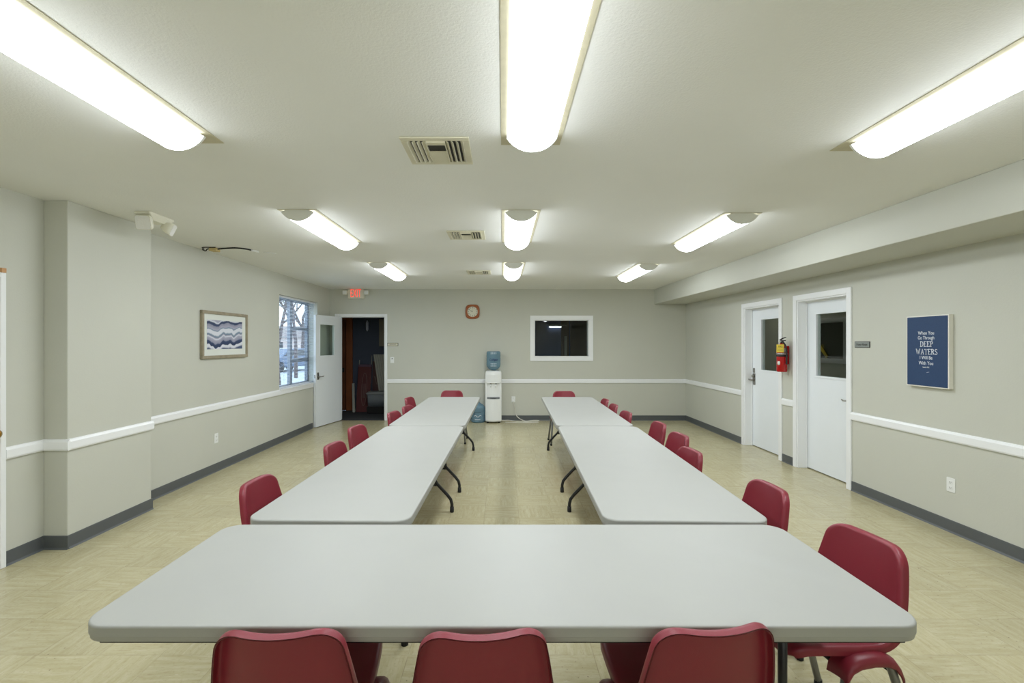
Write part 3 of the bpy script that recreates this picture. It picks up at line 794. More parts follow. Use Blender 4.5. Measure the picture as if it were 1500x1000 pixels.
R90 = PI/2
tl = copy_tree(tf, (-0.775, 3.352, 0), R90-math.radians(1.2), 'white folding table, near one of the left row')
tl2 = copy_tree(tf, (-0.725, 5.802, 0), R90-math.radians(0.8), 'white folding table, far one of the left row')
tr = copy_tree(tf, (0.878, 3.345, 0), R90-math.radians(1.7), 'white folding table, near one of the right row')
tr2 = copy_tree(tf, (0.931, 5.797, 0), R90-math.radians(1.2), 'white folding table, far one of the right row')

# ------------------------------------------------------------------ stacking chairs
def catmull(pts, n):
    P = [Vector(p) for p in pts]; out = []
    P = [P[0]*2-P[1]] + P + [P[-1]*2-P[-2]]
    for i in range(1, len(P)-2):
        for k in range(n):
            t = k/n; a, b, c, d = P[i-1], P[i], P[i+1], P[i+2]
            out.append(0.5*((2*b)+(c-a)*t+(2*a-5*b+4*c-d)*t*t+(3*b-a-3*c+d)*t**3))
    out.append(P[-2]); return out
def make_chair(label):
    t = thing('stacking_chair', label, 'chair', (0,0,0), 0, 'burgundy stacking chairs')
    # centre line (y forward, z, half width, wrap)
    ctl = [(0.215,0.430,0.152,0.004),(0.205,0.452,0.164,0.006),(0.17,0.464,0.172,0.010),(0.08,0.460,0.181,0.014),(-0.03,0.453,0.187,0.016),(-0.12,0.453,0.190,0.018),(-0.175,0.474,0.192,0.026),(-0.202,0.512,0.192,0.032),(-0.222,0.568,0.186,0.034),(-0.240,0.640,0.175,0.034),(-0.254,0.705,0.163,0.034),(-0.2655,0.763,0.151,0.034)]
    # as 4-vectors through catmull in two passes
    A = catmull([(c[0],c[1],c[2]) for c in ctl], 6); B = catmull([(c[3],0,0) for c in ctl], 6)
    ln = [0]
    for i in range(1, len(A)): ln.append(ln[-1] + math.hypot(A[i].x-A[i-1].x, A[i].y-A[i-1].y))
    tot = ln[-1]
    # resample with dense ends
    S = [0, .003, .008, .015, .023, .033, .045] + [0.06 + (tot-0.12)*k/44 for k in range(45)] + [tot-.045, tot-.033, tot-.023, tot-.015, tot-.008, tot-.003, tot]
    rows = []
    for s in S:
        j = max(0, min(len(ln)-2, next((i for i in range(len(ln)-1) if ln[i+1] >= s), len(ln)-2)))
        f = (s-ln[j])/max(1e-9, ln[j+1]-ln[j])
        p = A[j].lerp(A[j+1], f); w = p.z; wr = B[j].lerp(B[j+1], f).x
        d = (A[min(j+1,len(A)-1)]-A[j]); tan = Vector((d.x, d.y)).normalized()
        nrm = Vector((-tan.y, tan.x))          # seat: tangent runs backwards -> flip so it faces the sitter
        if nrm.dot(Vector((0.5, 1.0))) < 0: nrm = -nrm
        e = min(s, tot-s); r = 0.052
        if e < r: w = w - r + math.sqrt(max(0, r*r-(r-e)**2))
        rows.append((p.x, p.y, w, wr, nrm, tan, w/p.z))
    NU = 25; V = []; Nn = []
    for (y, z, w, wr, nrm, tan, k) in rows:
        for i in range(NU):
            u = -1+2*i/(NU-1); u2 = math.copysign(abs(u)**0.9, u)
            off = wr*(u2*k)**2
            V.append(Vector((w*u2, y+nrm.x*off, z+nrm.y*off))); Nn.append(Vector((0, nrm.x, nrm.y)))
    R = len(rows); split = next(i for i, s in enumerate(S) if s > 0.405)
    F = [(r*NU+i, r*NU+i+1, (r+1)*NU+i+1, (r+1)*NU+i, r) for r in range(R-1) for i in range(NU-1)]
    loop = [i for i in range(NU)] + [r*NU+NU-1 for r in range(1, R)] + [(R-1)*NU+i for i in range(NU-2, -1, -1)] + [r*NU for r in range(R-2, 0, -1)]
    ctr = {}
    prev = loop; L_ = len(loop)
    outs = []
    for k, i in enumerate(loop):
        tg = (V[loop[(k+1) % L_]] - V[loop[k-1]]).normalized()
        o = tg.cross(Nn[i]).normalized(); 
        r, c = divmod(i, NU)
        inner = V[min(max(r,2),R-3)*NU + min(max(c,2),NU-3)]
        if o.dot(V[i]-inner) < 0: o = -o
        outs.append(o)
    for a, b in ((0.005,0.0015),(0.0085,0.006),(0.0095,0.013),(0.010,0.028)):
        cur = []
        for k, i in enumerate(loop):
            V.append(V[i] + outs[k]*a - Nn[i]*b); cur.append(len(V)-1)
        for k in range(L_):
            F.append((prev[k], prev[(k+1) % L_], cur[(k+1) % L_], cur[k], min(loop[k]//NU, R-2)))
        prev = cur
    tmp = bpy.data.meshes.new('tmp'); tmp.from_pydata([tuple(v) for v in V], [], [f[:4] for f in F])
    bm = bmesh.new(); bm.from_mesh(tmp); bmesh.ops.recalc_face_normals(bm, faces=bm.faces[:]); bm.normal_update()
    bm.verts.ensure_lookup_table(); bm.faces.ensure_lookup_table()
    VN = [v.normal.copy() for v in bm.verts]; FV = [[v.index for v in f.verts] for f in bm.faces]; bm.free(); bpy.data.meshes.remove(tmp)
    n0 = len(V); th = 0.0025; rimA = prev
    VV = [V[i] + VN[i]*th for i in range(n0)] + [V[i] - VN[i]*th for i in range(n0)]
    NN = VN + [-n for n in VN]
    FF = []
    for k, f in enumerate(FV):
        FF.append((f, F[k][4])); FF.append(([i+n0 for i in f][::-1], F[k][4]))
    for k in range(L_):
        a_, b_ = rimA[k], rimA[(k+1) % L_]
        FF.append(([a_, a_+n0, b_+n0, b_], min(loop[k]//NU, R-2)))
    def part(name, rowtest, extra=None):
        m = MB(); mp = {}; nn = []
        for f, row in FF:
            if not rowtest(row): continue
            idx = []
            for i in f:
                if i not in mp: mp[i] = len(m.v); m.v.append(tuple(VV[i])); nn.append(NN[i])
                idx.append(mp[i])
            m.f.append(idx); m.sm.append(True)
        if extra:
            q0 = len(m.v); extra(m)
            me0 = bpy.data.meshes.new('tmp'); me0.from_pydata(m.v[q0:], [], [[i-q0 for i in f] for f in m.f if min(f) >= q0])
            nn += [n.vector.copy() for n in me0.vertex_normals]; bpy.data.meshes.remove(me0)
        me = bpy.data.meshes.new(name); me.from_pydata(m.v, [], m.f); me.polygons.foreach_set('use_smooth', [True]*len(m.f))
        me.normals_split_custom_set_from_vertices([tuple(n) for n in nn])
        me.materials.append(M['chair']); o = bpy.data.objects.new(name, me); COL.objects.link(o); o.parent = t
        return o
    # moulded saddles over the leg frames
    st = [(0.064,0.384,0.75),(0.057,0.414,0.9),(0.036,0.442,1),(0.004,0.455,1),(-0.05,0.459,1),(-0.10,0.455,1),(-0.132,0.442,1),(-0.153,0.416,0.9),(-0.164,0.390,0.75)]
    def saddles(m):
        for sgn in (-1,1):
            outer = []; inner = []
            for (y, z, k) in st:
                for (x, dz) in ((0.150,-0.014),(0.180,-0.007),(0.205,-0.003),(0.221,-0.004),(0.231,-0.011),(0.236,-0.021),(0.237,-0.034)):
                    outer.append((sgn*x, y, z+dz)); inner.append((sgn*(x-0.004), y*0.97-0.0015, z+dz-0.005))
            n = 7; R_ = len(st); fs = []
            for i in range(R_-1):
                for j in range(n-1):
                    fs.append((i*n+j, i*n+j+1, (i+1)*n+j+1, (i+1)*n+j)); o_ = R_*n
                    fs.append((o_+(i+1)*n+j, o_+(i+1)*n+j+1, o_+i*n+j+1, o_+i*n+j))
                fs.append((i*n+n-1, R_*n+i*n+n-1, R_*n+(i+1)*n+n-1, (i+1)*n+n-1))
            for j in range(n-1):
                fs.append((j+1, j, R_*n+j, R_*n+j+1)); e_ = (R_-1)*n
                fs.append((e_+j, e_+j+1, R_*n+e_+j+1, R_*n+e_+j))
            if sgn < 0: fs = [f[::-1] for f in fs]
            # winding: x grows with j and y falls with i, so flip to face up
            m.add(outer+inner, fs, True)
    part('seat', lambda r: r < split, saddles); part('backrest', lambda r: r >= split)
    for sgn in (-1,1):
        for fr in (1,-1):
            if fr == 1: pts = [(sgn*0.205,-0.05,0.438),(sgn*0.205,0.0,0.437),(sgn*0.206,0.022,0.425),(sgn*0.209,0.038,0.398),(sgn*0.226,0.100,0.20),(sgn*0.243,0.162,0.018)]
            else: pts = [(sgn*0.205,-0.05,0.438),(sgn*0.205,-0.095,0.437),(sgn*0.206,-0.118,0.425),(sgn*0.209,-0.136,0.398),(sgn*0.226,-0.195,0.20),(sgn*0.243,-0.255,0.018)]
            q = MB(); q.tube(pts, 0.0145, 10); lg = q.build('leg', M['steel'], t)
            c = MB(); e = pts[-1]; c.lathe([(0.015,0),(0.017,0.004),(0.016,0.026)], (e[0],e[1],0), 10); c.build('glide', M['rubber'], lg)
    q = MB(); q.tube([(-0.212,0.047,0.37),(-0.15,0.043,0.400),(0.15,0.043,0.400),(0.212,0.047,0.37)], 0.009, 8); q.tube([(-0.211,-0.143,0.38),(0.211,-0.143,0.38)], 0.008, 8); q.build('stretcher', M['dark'], t)
    return t
# (x, y of the top of the backrest, facing angle in degrees: 0 = away from the camera)
CH = [
 (-0.600, 1.250,   2, 'burgundy chair with its back to the camera at the left front of the front table'),
 (-0.050, 1.247,   4, 'burgundy chair with its back to the camera at the centre of the front table'),
 ( 0.580, 1.268,   6, 'burgundy chair with its back to the camera at the right front, turned slightly'),
 ( 1.468, 1.885,  98, 'burgundy chair at the right end of the front table, seat and legs showing'),
 ( 1.450, 2.536,  92, 'burgundy chair at the right row, next behind the front table corner chair'),
 ( 1.366, 3.378,  94, 'burgundy chair at the right row, nearest of the three chairs close together'),
 ( 1.504, 3.963,  94, 'burgundy chair at the right row, middle of the three chairs close together'),
 ( 1.520, 4.517,  91, 'burgundy chair at the right row, farthest of the three chairs close together'),
 ( 1.394, 5.236,  93, 'burgundy chair at the far right table, nearest of its three side chairs'),
 ( 1.399, 5.852,  90, 'burgundy chair at the far right table, second of its three side chairs'),
 ( 1.412, 6.401,  90, 'burgundy chair at the far right table, third and smallest looking side chair'),
 ( 0.975, 7.495, 180, 'burgundy chair facing the camera at the far end of the right row'),
 (-0.811, 7.598, 180, 'burgundy chair facing the camera at the far end of the left row'),
 (-1.388, 2.639, -92, 'burgundy chair at the left row, nearest one beside the table corner'),
 (-1.298, 3.583, -94, 'burgundy chair at the left row, nearer of the pair mid row'),
 (-1.360, 4.333, -97, 'burgundy chair at the left row, farther of the pair mid row'),
 (-1.225, 5.226, -98, 'burgundy chair at the far left table, nearest of its three side chairs'),
 (-1.170, 5.719, -98, 'burgundy chair at the far left table, second of its three side chairs'),
 (-1.324, 6.602, -97, 'burgundy chair at the far left table, farthest side chair, pulled out'),
]
def chair_place(x, y, deg):
    a = math.radians(deg)       # local +y points to (-sin a, cos a)
    fx, fy = -math.sin(a), math.cos(a)
    return (x + 0.2655*fx, y + 0.2655*fy, 0), a
c0 = make_chair(CH[0][3])
for i, (x, y, d, l) in enumerate(CH):
    loc, a = chair_place(x, y, d)
    if i == 0: c0.location = loc; c0.rotation_euler = (0,0,a)
    else: copy_tree(c0, loc, a, l)

# ------------------------------------------------------------------ water cooler and bottles
t = thing('water_cooler', 'white water dispenser standing against the back wall', 'water cooler', (-0.174, 9.17, 0))
def dsec(w, d, bulge, z, n=10):
    """plan section: flat back, bowed front"""
    p = [(w/2,d/2),(-w/2,d/2)]
    for k in range(n+1):
        x = -w/2 + w*k/n; u = 2*k/n-1
        p.append((x, -d/2 + bulge*(u*u)))
    return [(x,y,z) for x,y in p]
W_ = 0.31
q = MB(); q.loft([dsec(0.29,0.28,0.05,0.025), dsec(W_,0.30,0.05,0.05), dsec(W_,0.30,0.05,0.46)], smooth=False); q.build('lower_body', M['plast'], t, bevel=0.006)
q = MB(); q.loft([dsec(W_,0.30,0.05,0.78), dsec(W_,0.30,0.05,0.93), dsec(0.295,0.28,0.05,0.985), dsec(0.25,0.24,0.05,1.0)], smooth=False); q.build('upper_body', M['plast'], t, bevel=0.006)
q = MB(); q.loft([dsec(W_,0.24,0.05,0.46), dsec(W_,0.24,0.05,0.78)], smooth=False); q.box(-W_/2,-0.125,-0.098,0.0,0.46,0.78); q.box(0.125,W_/2,-0.098,0.0,0.46,0.78); q.build('tap_recess', M['plast'], t, bevel=0.004)
q = MB(); q.prism([(x,y) for x,y,_ in dsec(0.24,0.11,0.03,0)], 0.46, 0.50); o = q.build('drip_tray', M['grey'], t, bevel=0.004); o.location = (0,-0.095,0)
text('lettering', 'Culligan', 0.035, M['ink'], t, (0,-0.1515,0.48), depth=0.002)
q = MB(); q.prism([(-0.125,-0.155),(0.125,-0.155),(0.105,-0.12),(-0.105,-0.12)], 0.765, 0.785); q.build('hood', M['plast'], t, bevel=0.005)
for x_, c in ((-0.05,'slot'),(0.05,'blue')):
    q = MB(); q.tube([(x_,-0.09,0.735),(x_,-0.125,0.735),(x_,-0.135,0.72),(x_,-0.135,0.695)], 0.013, 10); tp = q.build('tap', M['plast'], t)
    q = MB(); q.prism(rrect(0.026,0.02,0.006,cx=x_,cy=-0.125), 0.748, 0.760); q.build('tap_button', M[c], tp)
for x_ in (-0.11,0.11):
    for y_ in (-0.08,0.1):
        q = MB(); q.lathe([(0.02,0),(0.022,0.026)], (x_,y_,0), 12); q.build('foot', M['rubber'], t)
def bottle(label, loc, flip):
    t = thing('water_bottle', label, 'bottle', loc, 0, None)
    prof = [(0.02,0.0),(0.118,0.0),(0.133,0.015),(0.136,0.04),(0.134,0.055),(0.136,0.07),(0.136,0.115),(0.132,0.125),(0.136,0.135),(0.136,0.19),(0.132,0.20),(0.136,0.21),(0.136,0.27),(0.128,0.30),(0.09,0.345),(0.04,0.37),(0.028,0.385),(0.028,0.42)]
    if flip:
        prof = [(r, 0.385-h) for r, h in prof if h <= 0.37][::-1]
    q = MB(); q.lathe(prof, (0,0,0), 36); q.build('bottle_body', M['bottle'], t)
    if not flip:
        c = MB(); c.lathe([(0.031,0.405),(0.031,0.44),(0.0,0.442)], (0,0,0), 16); c.build('bottle_cap', M['plast'], t)
    return t
b1 = bottle('blue water bottle upside down on top of the dispenser', (-0.174, 9.155, 0.992), True)
text('lettering', 'Culligan', 0.052, mat('navy_ink', rgb(28,42,92), 0.5), b1, (0,-0.1385,0.225), depth=0.002, shear=0.2, bold=0.001)
def dots(parent, zs, m_):
    q = MB()
    for zz in zs:
        for x_ in (-0.05,-0.02,0.01,0.04): q.box(x_, x_+0.017, -0.1375, -0.1345, zz, zz+0.010)
    return q.build('label_print', m_, parent)
dots(b1, (0.14,0.10,0.335,0.372-0.01), M['lett'])
b2 = bottle('blue water bottle on the floor to the left of the dispenser', (-0.475, 9.18, 0), False)
q = MB(); q.tube([(-0.07+0.02*k, -0.1375, 0.13+0.018*math.sin(k*1.3)) for k in range(8)], 0.005, 6); q.build('label_print', M['lett'], b2)
q = MB(); q.box(-0.055,0.05,-0.1375,-0.1345,0.06,0.068); q.build('label_print', M['lett'], b2)
q = MB(); q.box(-0.06,0.06,-0.1375,-0.1345,0.20,0.206); q.box(-0.06,-0.054,-0.1375,-0.1345,0.16,0.20); q.build('label_print', M['ink'], b2)

# ------------------------------------------------------------------ wall things
def outlet(name, label, loc, rotz, kind='outlet'):
    t = thing(name, label, kind, loc, rotz)
    q = MB(); q.prism(rrect(0.073,0.116,0.006), -0.006, 0, 'y'); q.build('plate', M['plast'], t, bevel=0.002)
    if kind == 'outlet':
        for z in (-0.022, 0.022):
            q = MB(); q.prism(rrect(0.034,0.028,0.009,cx=0,cy=z), -0.009, -0.006, 'y'); s = q.build('socket', M['plast'], t, bevel=0.001)
            q = MB(); q.box(-0.008,-0.006,-0.0098,-0.0088,z-0.005,z+0.006); q.box(0.006,0.008,-0.0098,-0.0088,z-0.004,z+0.005); q.box(-0.002,0.002,-0.0098,-0.0088,z-0.011,z-0.007); q.build('slot', M['slot'], s)
    else:
        q = MB(); q.prism(rrect(0.03,0.016,0.004,cx=0,cy=0.024), -0.010, -0.006, 'y'); q.build('switch_button', M['slot'], t, bevel=0.001)
        q = MB(); q.prism(rrect(0.034,0.04,0.004,cx=0,cy=-0.018), -0.008, -0.006, 'y'); q.build('rocker', M['plast'], t, bevel=0.001)
    return t
outlet('wall_outlet', 'white outlet low on the right wall below the blue poster', (XR, 3.83, 0.385), -PI/2)
outlet('wall_outlet', 'white outlet low on the left wall below the wave picture', (XL, 5.64, 0.40), PI/2)
outlet('wall_outlet', 'white outlet low on the back wall with a white cord plugged in', (0.217, YB, 0.42), 0)
outlet('light_switch', 'white switch plate on the back wall right of the open door', (-2.188, YB, 1.20), 0, 'switch')
def curve_pts(ctl, n=8): return [tuple(p) for p in catmull(ctl, n)]
t = thing('power_cord', 'white cord hanging from the back wall outlet to the floor', 'cord', (0,0,0))
q = MB(); q.box(0.200,0.232,YB-0.036,YB-0.010,0.375,0.402); q.build('plug', M['plast'], t, bevel=0.004)
q = MB(); q.tube(curve_pts([(0.216,YB-0.035,0.378),(0.225,YB-0.05,0.33),(0.25,YB-0.04,0.22),(0.275,YB-0.04,0.11),(0.33,YB-0.05,0.05),(0.41,YB-0.08,0.012),(0.47,YB-0.14,0.007),(0.52,YB-0.10,0.007),(0.60,YB-0.05,0.007),(0.68,YB-0.045,0.007),(0.72,YB-0.10,0.007),(0.62,YB-0.20,0.007),(0.44,YB-0.22,0.007),(0.30,YB-0.17,0.007),(0.20,YB-0.10,0.007),(0.12,YB-0.035,0.008),(0.0,YB-0.035,0.008),(-0.1,YB-0.03,0.03)]), 0.008, 8); q.build('cable', M['cord'], t)
tag(MB().tube(curve_pts([(0.05,YB-0.25,0.006),(0.20,YB-0.27,0.006),(0.34,YB-0.30,0.006),(0.48,YB-0.30,0.006),(0.62,YB-0.29,0.006),(0.70,YB-0.26,0.006)]), 0.005, 8).build('loose_cable', M['cord']), 'loose loop of thin cable lying on the floor by the cord', 'cable')

# clock
t = thing('wall_clock', 'round faced clock in an orange wood frame on the back wall', 'clock', (-0.593, YB, 2.157))
def sup(r, n=48, e=3.4): return [(r*math.copysign(abs(math.cos(2*PI*k/n))**(2/e), math.cos(2*PI*k/n)), r*math.copysign(abs(math.sin(2*PI*k/n))**(2/e), math.sin(2*PI*k/n))) for k in range(n)]
def cir(r, n=48): return [(r*math.cos(2*PI*k/n), r*math.sin(2*PI*k/n)) for k in range(n)]
q = MB(); q.loft([[(x,-0.0,z) for x,z in sup(0.138)],[(x,-0.022,z) for x,z in sup(0.141)],[(x,-0.034,z) for x,z in sup(0.130)],[(x,-0.034,z) for x,z in cir(0.106)],[(x,-0.022,z) for x,z in cir(0.102)]], cap=False); q.build('frame', M['clockwood'], t)
q = MB(); q.lathe([(0.104,-0.02),(0.104,-0.023)], (0,0,0), 48, 'y'); q.build('face', M['face'], t)
for n in range(1,13):
    a = PI/2 - n*PI/6; text('numeral', str(n), 0.032, M['ink'], t, (0.082*math.cos(a), -0.0245, 0.082*math.sin(a)), bold=0.0008)
for nm, ang, ln, w in (('hour_hand', 150, 0.045, 0.008), ('minute_hand', 93, 0.062, 0.006)):
    a = math.radians(ang); q = MB(); q.bar((0,-0.027,0), (ln*math.cos(a),-0.027,ln*math.sin(a)), 0.002, w); q.build(nm, M['ink'], t)
q = MB(); q.lathe([(0.0045,-0.024),(0.0045,-0.029)], (0,0,0), 12, 'y'); q.build('spindle', M['ink'], t)

# exit sign with two lamp heads
t = thing('exit_sign', 'white emergency exit sign with red letters and two lamp heads above the open door', 'exit sign', (-2.895, YB, 2.508))
q = MB(); q.prism(rrect(0.325,0.185,0.012), -0.055, 0, 'y'); q.build('housing', M['cream'], t, bevel=0.008)
text('letters', 'EXIT', 0.232, M['exitred'], t, (-0.004,-0.0565,0.004), depth=0.003, sx=0.45, bold=-0.002)
for s, tilt in ((-1,0.1),(1,-0.25)):
    q = MB(); q.tube([(s*0.155,-0.03,0.02),(s*0.185,-0.04,0.025)], 0.014, 10); arm = q.build('lamp_arm', M['cream'], t)
    q = MB(); q.loft([[(s*0.212+x*k, y, 0.022+z*k + x*0.18*(-tilt)) for x,z in rrect(0.09,0.085,0.012)] for y,k in ((-0.015,0.6),(-0.05,0.95),(-0.085,1.0))]); hd = q.build('lamp_head', M['cream'], t)
    q = MB(); q.prism(rrect(0.078,0.072,0.01,cx=s*0.212,cy=0.022), -0.088, -0.0855, 'y'); q.build('lamp_lens', M['plast'], hd)

# emergency light on the ceiling by the pilaster
t = thing('emergency_light', 'cream twin head emergency light on the ceiling above the left pilaster', 'emergency light', (-2.915, 3.95, H))
q = MB(); q.loft([[(x,y,z) for x,y in rrect(w,l,0.015,4)] for w,l,z in ((0.135,0.29,-0.0005),(0.135,0.29,-0.018),(0.12,0.25,-0.032),(0.085,0.16,-0.058))], smooth=False); q.build('housing', M['cream'], t, bevel=0.004)
def head(cx, cy, cz, d, sq):
    d = Vector(d).normalized(); up = Vector((0,0,1)); r = d.cross(up).normalized(); u = r.cross(d)
    q = MB(); rings = []
    for s, k in ((-0.055,0.45),(-0.035,0.75),(0.0,0.98),(0.03,1.0)):
        rings.append([tuple(Vector((cx,cy,cz)) + d*s + (r*x + u*z)*k) for x, z in rrect(sq,sq,0.018,4)])
    q.loft(rings); h = q.build('lamp_head', M['cream'], t)
    g = MB(); g.loft([[tuple(Vector((cx,cy,cz)) + d*s + (r*x + u*z)*0.93) for x, z in rrect(sq,sq,0.018,4)] for s in (0.0305,0.034)]); g.build('lamp_lens', M['lens'], h)
head(0.005, -0.115, -0.085, (0.12,-0.95,-0.25), 0.115)
head(0.05, 0.10, -0.085, (0.85,0.35,-0.4), 0.10)

# cable on the ceiling
t = thing('ceiling_cable', 'black cable with a beige connector running across the ceiling at the left', 'cable', (0,0,0))
q = MB(); q.tube(curve_pts([(-3.40,5.34,H-0.008),(-3.34,5.30,H-0.03),(-3.30,5.28,H-0.012),(-3.23,5.30,H-0.012)]), 0.006, 8); q.tube(curve_pts([(-3.37,5.32,H-0.008),(-3.32,5.22,H-0.008),(-3.18,5.22,H-0.008)]), 0.005, 8); q.tube(curve_pts([(-3.20,5.28,H-0.015),(-3.12,5.27,H-0.010),(-2.98,5.25,H-0.008),(-2.90,5.30,H-0.008),(-2.86,5.38,H-0.008)]), 0.008, 8); q.build('cable', M['rubber'], t)
q = MB(); q.box(-3.27,-3.19,5.24,5.33,H-0.04,H-0.004); q.build('connector', mat('beige_connector', rgb(196,176,120), 0.5), t, bevel=0.006)
q = MB(); q.tube([(-2.87,5.37,H-0.008),(-2.83,5.46,H-0.010)], 0.013, 8); q.build('white_plug', M['plast'], t)
tag(MB().tube(curve_pts([(-2.80,5.52,H-0.004),(-2.74,5.53,H-0.006),(-2.69,5.60,H-0.004)]), 0.004, 6).build('wire_end', M['plast']), 'short white wire stub on the ceiling beyond the black cable', 'wire')

# framed print
t = thing('framed_print', 'abstract blue wave print in a weathered wooden frame on the left wall', 'picture', (XL, 5.815, 1.635), PI/2)
w, h = 0.955, 0.56; f = 0.036
q = MB()
for a, b, c, d in ((-w/2,w/2,h/2-f,h/2),(-w/2,w/2,-h/2,-h/2+f),(-w/2,-w/2+f,-h/2+f,h/2-f),(w/2-f,w/2,-h/2+f,h/2-f)): q.box(a,b,-0.032,0,c,d)
q.build('frame', M['frame'], t, bevel=0.004)
q = MB(); q.box(-w/2+f-0.002,w/2-f+0.002,-0.016,-0.004,-h/2+f-0.002,h/2-f+0.002); q.build('mount_board', M['mount'], t)
q = MB(); q.box(-0.375,0.360,-0.0185,-0.0165,-0.170,0.175); o = q.build('print', M['art'], t)

# blue canvas
t = thing('canvas_poster', 'navy blue canvas with white hand lettering on the right wall', 'poster', (XR, 4.010, 1.468), -PI/2)
w, h = 0.40, 0.61
q = MB(); q.box(-w/2,w/2,-0.038,-0.001,-h/2,h/2); q.build('canvas', M['canvas'], t, bevel=0.002)
q = MB(); q.box(-w/2+0.009,w/2-0.009,-0.0395,-0.0381,-h/2+0.009,h/2-0.009); q.build('printed_face', M['blue'], t)
# hand-drawn serif capitals as strokes on a 1 x 1 cell
G = {'D': (0.75, [[(0.12,0),(0.12,1)],[(0,1),(0.4,1),(0.62,0.85),(0.72,0.5),(0.62,0.15),(0.4,0),(0,0)]]),
     'E': (0.62, [[(0.12,0),(0.12,1)],[(0,1),(0.55,1),(0.55,0.85)],[(0.12,0.52),(0.42,0.52)],[(0,0),(0.58,0),(0.58,0.16)]]),
     'P': (0.62, [[(0.12,0),(0.12,1)],[(0,1),(0.38,1),(0.56,0.88),(0.56,0.66),(0.38,0.52),(0.12,0.52)],[(0,0),(0.28,0)]]),
     'W': (1.05, [[(0.08,1),(0.30,0),(0.52,0.85),(0.74,0),(0.96,1)],[(0,1),(0.2,1)],[(0.84,1),(1.05,1)]]),
     'A': (0.80, [[(0.12,0),(0.40,1),(0.68,0)],[(0.22,0.36),(0.58,0.36)],[(0,0),(0.25,0)],[(0.56,0),(0.80,0)]]),
     'T': (0.66, [[(0.33,0),(0.33,1)],[(0,0.84),(0,1),(0.66,1),(0.66,0.84)],[(0.18,0),(0.48,0)]]),
     'R': (0.70, [[(0.12,0),(0.12,1)],[(0,1),(0.38,1),(0.55,0.88),(0.55,0.68),(0.38,0.54),(0.12,0.54)],[(0.34,0.54),(0.62,0),(0.72,0)],[(0,0),(0.26,0)]]),
     'S': (0.58, [[(0.5,0.84),(0.42,0.98),(0.2,1),(0.06,0.88),(0.08,0.66),(0.46,0.38),(0.52,0.16),(0.38,0.0),(0.14,0),(0.03,0.16)]])}
def word(s, hgt, cz, st, sx=0.9, gap=0.16):
    adv = sum(G[c][0] for c in s) + gap*(len(s)-1); x = -adv/2; q = MB()
    for c in s:
        for ln in G[c][1]:
            q.tube([((x+p[0])*hgt*sx, -0.0402, cz+(p[1]-0.5)*hgt) for p in ln], st, 6, flat=1.0)
        x += G[c][0] + gap
    q.build('lettering', M['lett'], t)
word('DEEP', 0.043, 0.062, 0.0026); word('WATERS', 0.043, -0.003, 0.0026)
for s_, z_, sz in (('When You',0.155,0.042),('Go Through',0.114,0.042),('I Will Be',-0.056,0.042),('With You',-0.102,0.042),('Isaiah 43:2',-0.136,0.018)):
    text('lettering', s_, sz, M['lett'], t, (-0.005,-0.0402,z_), sx=0.74 if 'T' in s_ else 0.82, bold=0.0)
q = MB(); q.tube([(0.0,-0.04,-0.182),(0.012,-0.04,-0.178),(0.025,-0.04,-0.176)], 0.0012, 5); q.build('flourish', M['lett'], t)

# name plates
def plate(label, loc, rotz, w, h, body, size, edge):
    t = thing('door_name_plate', label, 'sign', loc, rotz)
    q = MB(); q.box(-w/2,w/2,-0.005,0,-h/2,h/2); q.build('plate_edge', M['ink'], t)
    q = MB(); q.box(-w/2+edge,w/2-edge,-0.0065,-0.0051,-h/2+edge,h/2-edge); q.build('plate_face', M['silver'] if rotz else M['vent'], t)
    text('lettering', body, size, M['ink'], t, (0,-0.0072,0), sx=0.9)
    return t
plate('silver name plate right of the nearer right door', (XR, 4.775, 1.523), -PI/2, 0.20, 0.062, 'Prayer Range', 0.030, 0.005)
plate('cream name plate with dark border right of the open door', (-2.178, YB, 1.508), 0, 0.215, 0.064, 'CHOIR ROOM', 0.022, 0.008)

# fire extinguisher
t = thing('fire_extinguisher', 'red fire extinguisher with a yellow tag between the two right doors', 'fire extinguisher', (XR, 6.02, 1.17), -PI/2)
cx, cy, R = 0.012, -0.085, 0.061
q = MB(); q.lathe([(0.045,0.0),(R-0.006,0.003),(R,0.015),(R,0.29),(R-0.006,0.315),(R-0.025,0.34),(0.026,0.352),(0.024,0.362)], (cx,cy,0), 32); q.build('cylinder', M['red'], t)
q = MB(); q.lathe([(0.022,0.36),(0.022,0.385),(0.017,0.39),(0.017,0.405)], (cx,cy,0), 16); q.build('valve', M['chrome'], t)
q = MB(); q.lathe([(0.0,-0.018),(0.015,-0.018),(0.015,0.0)], (cx-0.005,cy-0.018,0.375), 14, 'y'); q.build('pressure_gauge', M['lampw'], t)
q = MB(); q.bar((cx-0.03,cy-0.01,0.39),(cx+0.085,cy-0.01,0.40),0.02,0.010); q.bar((cx-0.025,cy-0.01,0.405),(cx+0.04,cy-0.01,0.43),0.022,0.008); q.bar((cx+0.04,cy-0.01,0.43),(cx+0.09,cy-0.01,0.435),0.022,0.008); q.build('handle', M['ink'], t, bevel=0.002)
q = MB(); q.tube(curve_pts([(cx+0.015,cy-0.02,0.375),(cx+0.05,cy-0.02,0.385),(cx+0.078,cy,0.33),(cx+0.083,cy+0.01,0.24),(cx+0.08,cy+0.01,0.14),(cx+0.078,cy+0.01,0.10)]), 0.009, 10); q.build('hose', M['ink'], t)
q = MB(); q.lathe([(R+0.001,0.195),(R+0.003,0.196),(R+0.003,0.218),(R+0.001,0.219)], (cx,cy,0), 32); s = q.build('strap', M['ink'], t)
q = MB(); q.lathe([(R+0.0005,0.221),(R+0.0015,0.222),(R+0.0015,0.238),(R+0.0005,0.239)], (cx,cy,0), 32); q.build('strap_band', M['silver'], t)
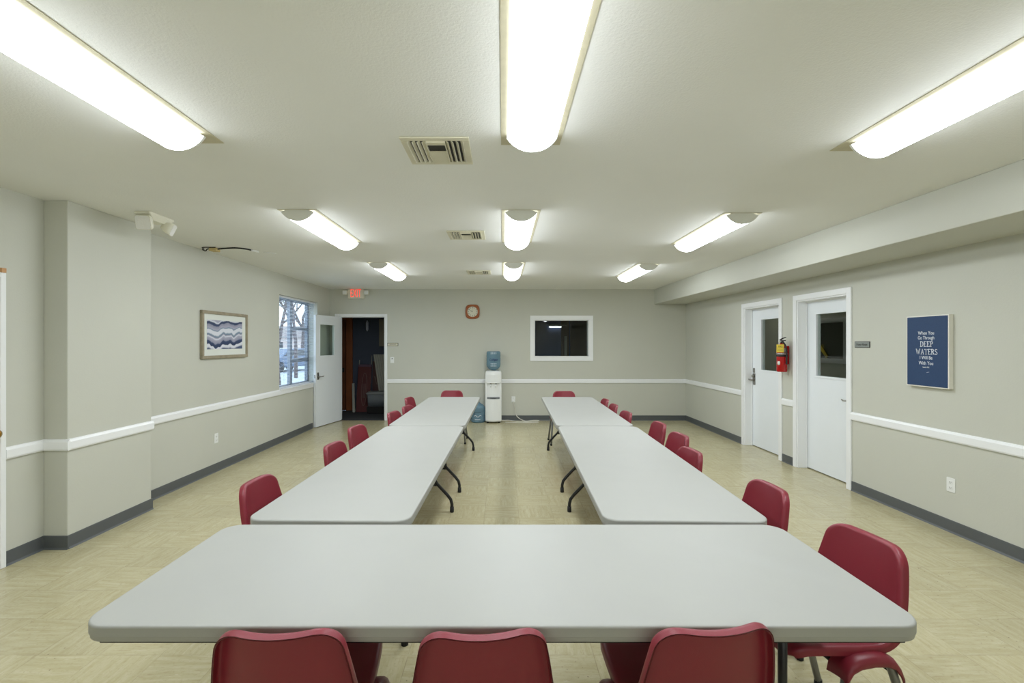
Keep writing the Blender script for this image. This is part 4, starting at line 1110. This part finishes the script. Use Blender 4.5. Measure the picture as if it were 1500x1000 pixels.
q = MB(); q.box(cx-0.012,cx+0.012,-0.026,0,0.10,0.33); q.build('wall_bracket', M['red'], t)
def wrap(a0, a1, z0, z1, r, n=8):
    v = []
    for k in range(n+1):
        a = math.radians(a0 + (a1-a0)*k/n); x, y = cx+r*math.sin(a), cy-r*math.cos(a); v += [(x,y,z0),(x,y,z1)]
    m = MB(); m.add(v, [(2*k, 2*k+2, 2*k+3, 2*k+1) for k in range(n)], True); return m
wrap(72, 100, 0.245, 0.305, R+0.0012).build('label', M['silver'], t, solid=0.0006)
wrap(6, 40, 0.09, 0.135, R+0.0012).build('label', M['mount'], t, solid=0.0006)
tg = MB().box(-0.04, 0.04, -0.0015, 0, -0.05, 0.05).build('inspection_tag', M['yellow'], t)
tg.location = (cx+0.058-0.010, cy-0.034-0.017, 0.300); tg.rotation_euler = (0, 0, math.radians(59))
text('lettering', 'FIRE', 0.026, M['ink'], tg, (0.004,-0.0024,0.022), depth=0.0008)
q = MB(); q.box(-0.034,0.034,-0.0022,-0.0016,0.006,0.008); q.box(-0.034,0.034,-0.0022,-0.0016,-0.014,-0.0125); q.box(-0.034,0.034,-0.0022,-0.0016,-0.03,-0.0285); q.build('tag_lines', M['ink'], tg)

# ------------------------------------------------------------------ world, camera, view
w = bpy.data.worlds.new('overcast_sky'); sc.world = w; w.use_nodes = True
bgn = w.node_tree.nodes['Background']; bgn.inputs['Color'].default_value = (0.72,0.83,1.0,1); bgn.inputs['Strength'].default_value = 3.6

cam = bpy.data.cameras.new('camera'); co = bpy.data.objects.new('camera', cam); COL.objects.link(co)
co.location = (0,0,1.54); co.rotation_euler = (PI/2,0,0)
cam.sensor_fit = 'HORIZONTAL'; cam.sensor_width = 36; cam.lens = 36*690/1500
cam.shift_x = 14/1500; cam.shift_y = 2/1500; cam.clip_start = 0.05; cam.clip_end = 200
sc.camera = co
sc.view_settings.view_transform = 'Standard'; sc.view_settings.look = 'None'
sc.view_settings.exposure = 0.36; sc.view_settings.gamma = 1.0; sc.view_settings.use_curve_mapping = False
sc.cycles.use_denoising = True
sc.cycles.max_bounces = 16; sc.cycles.diffuse_bounces = 12; sc.cycles.transparent_max_bounces = 16
sc.cycles.sample_clamp_indirect = 6.0
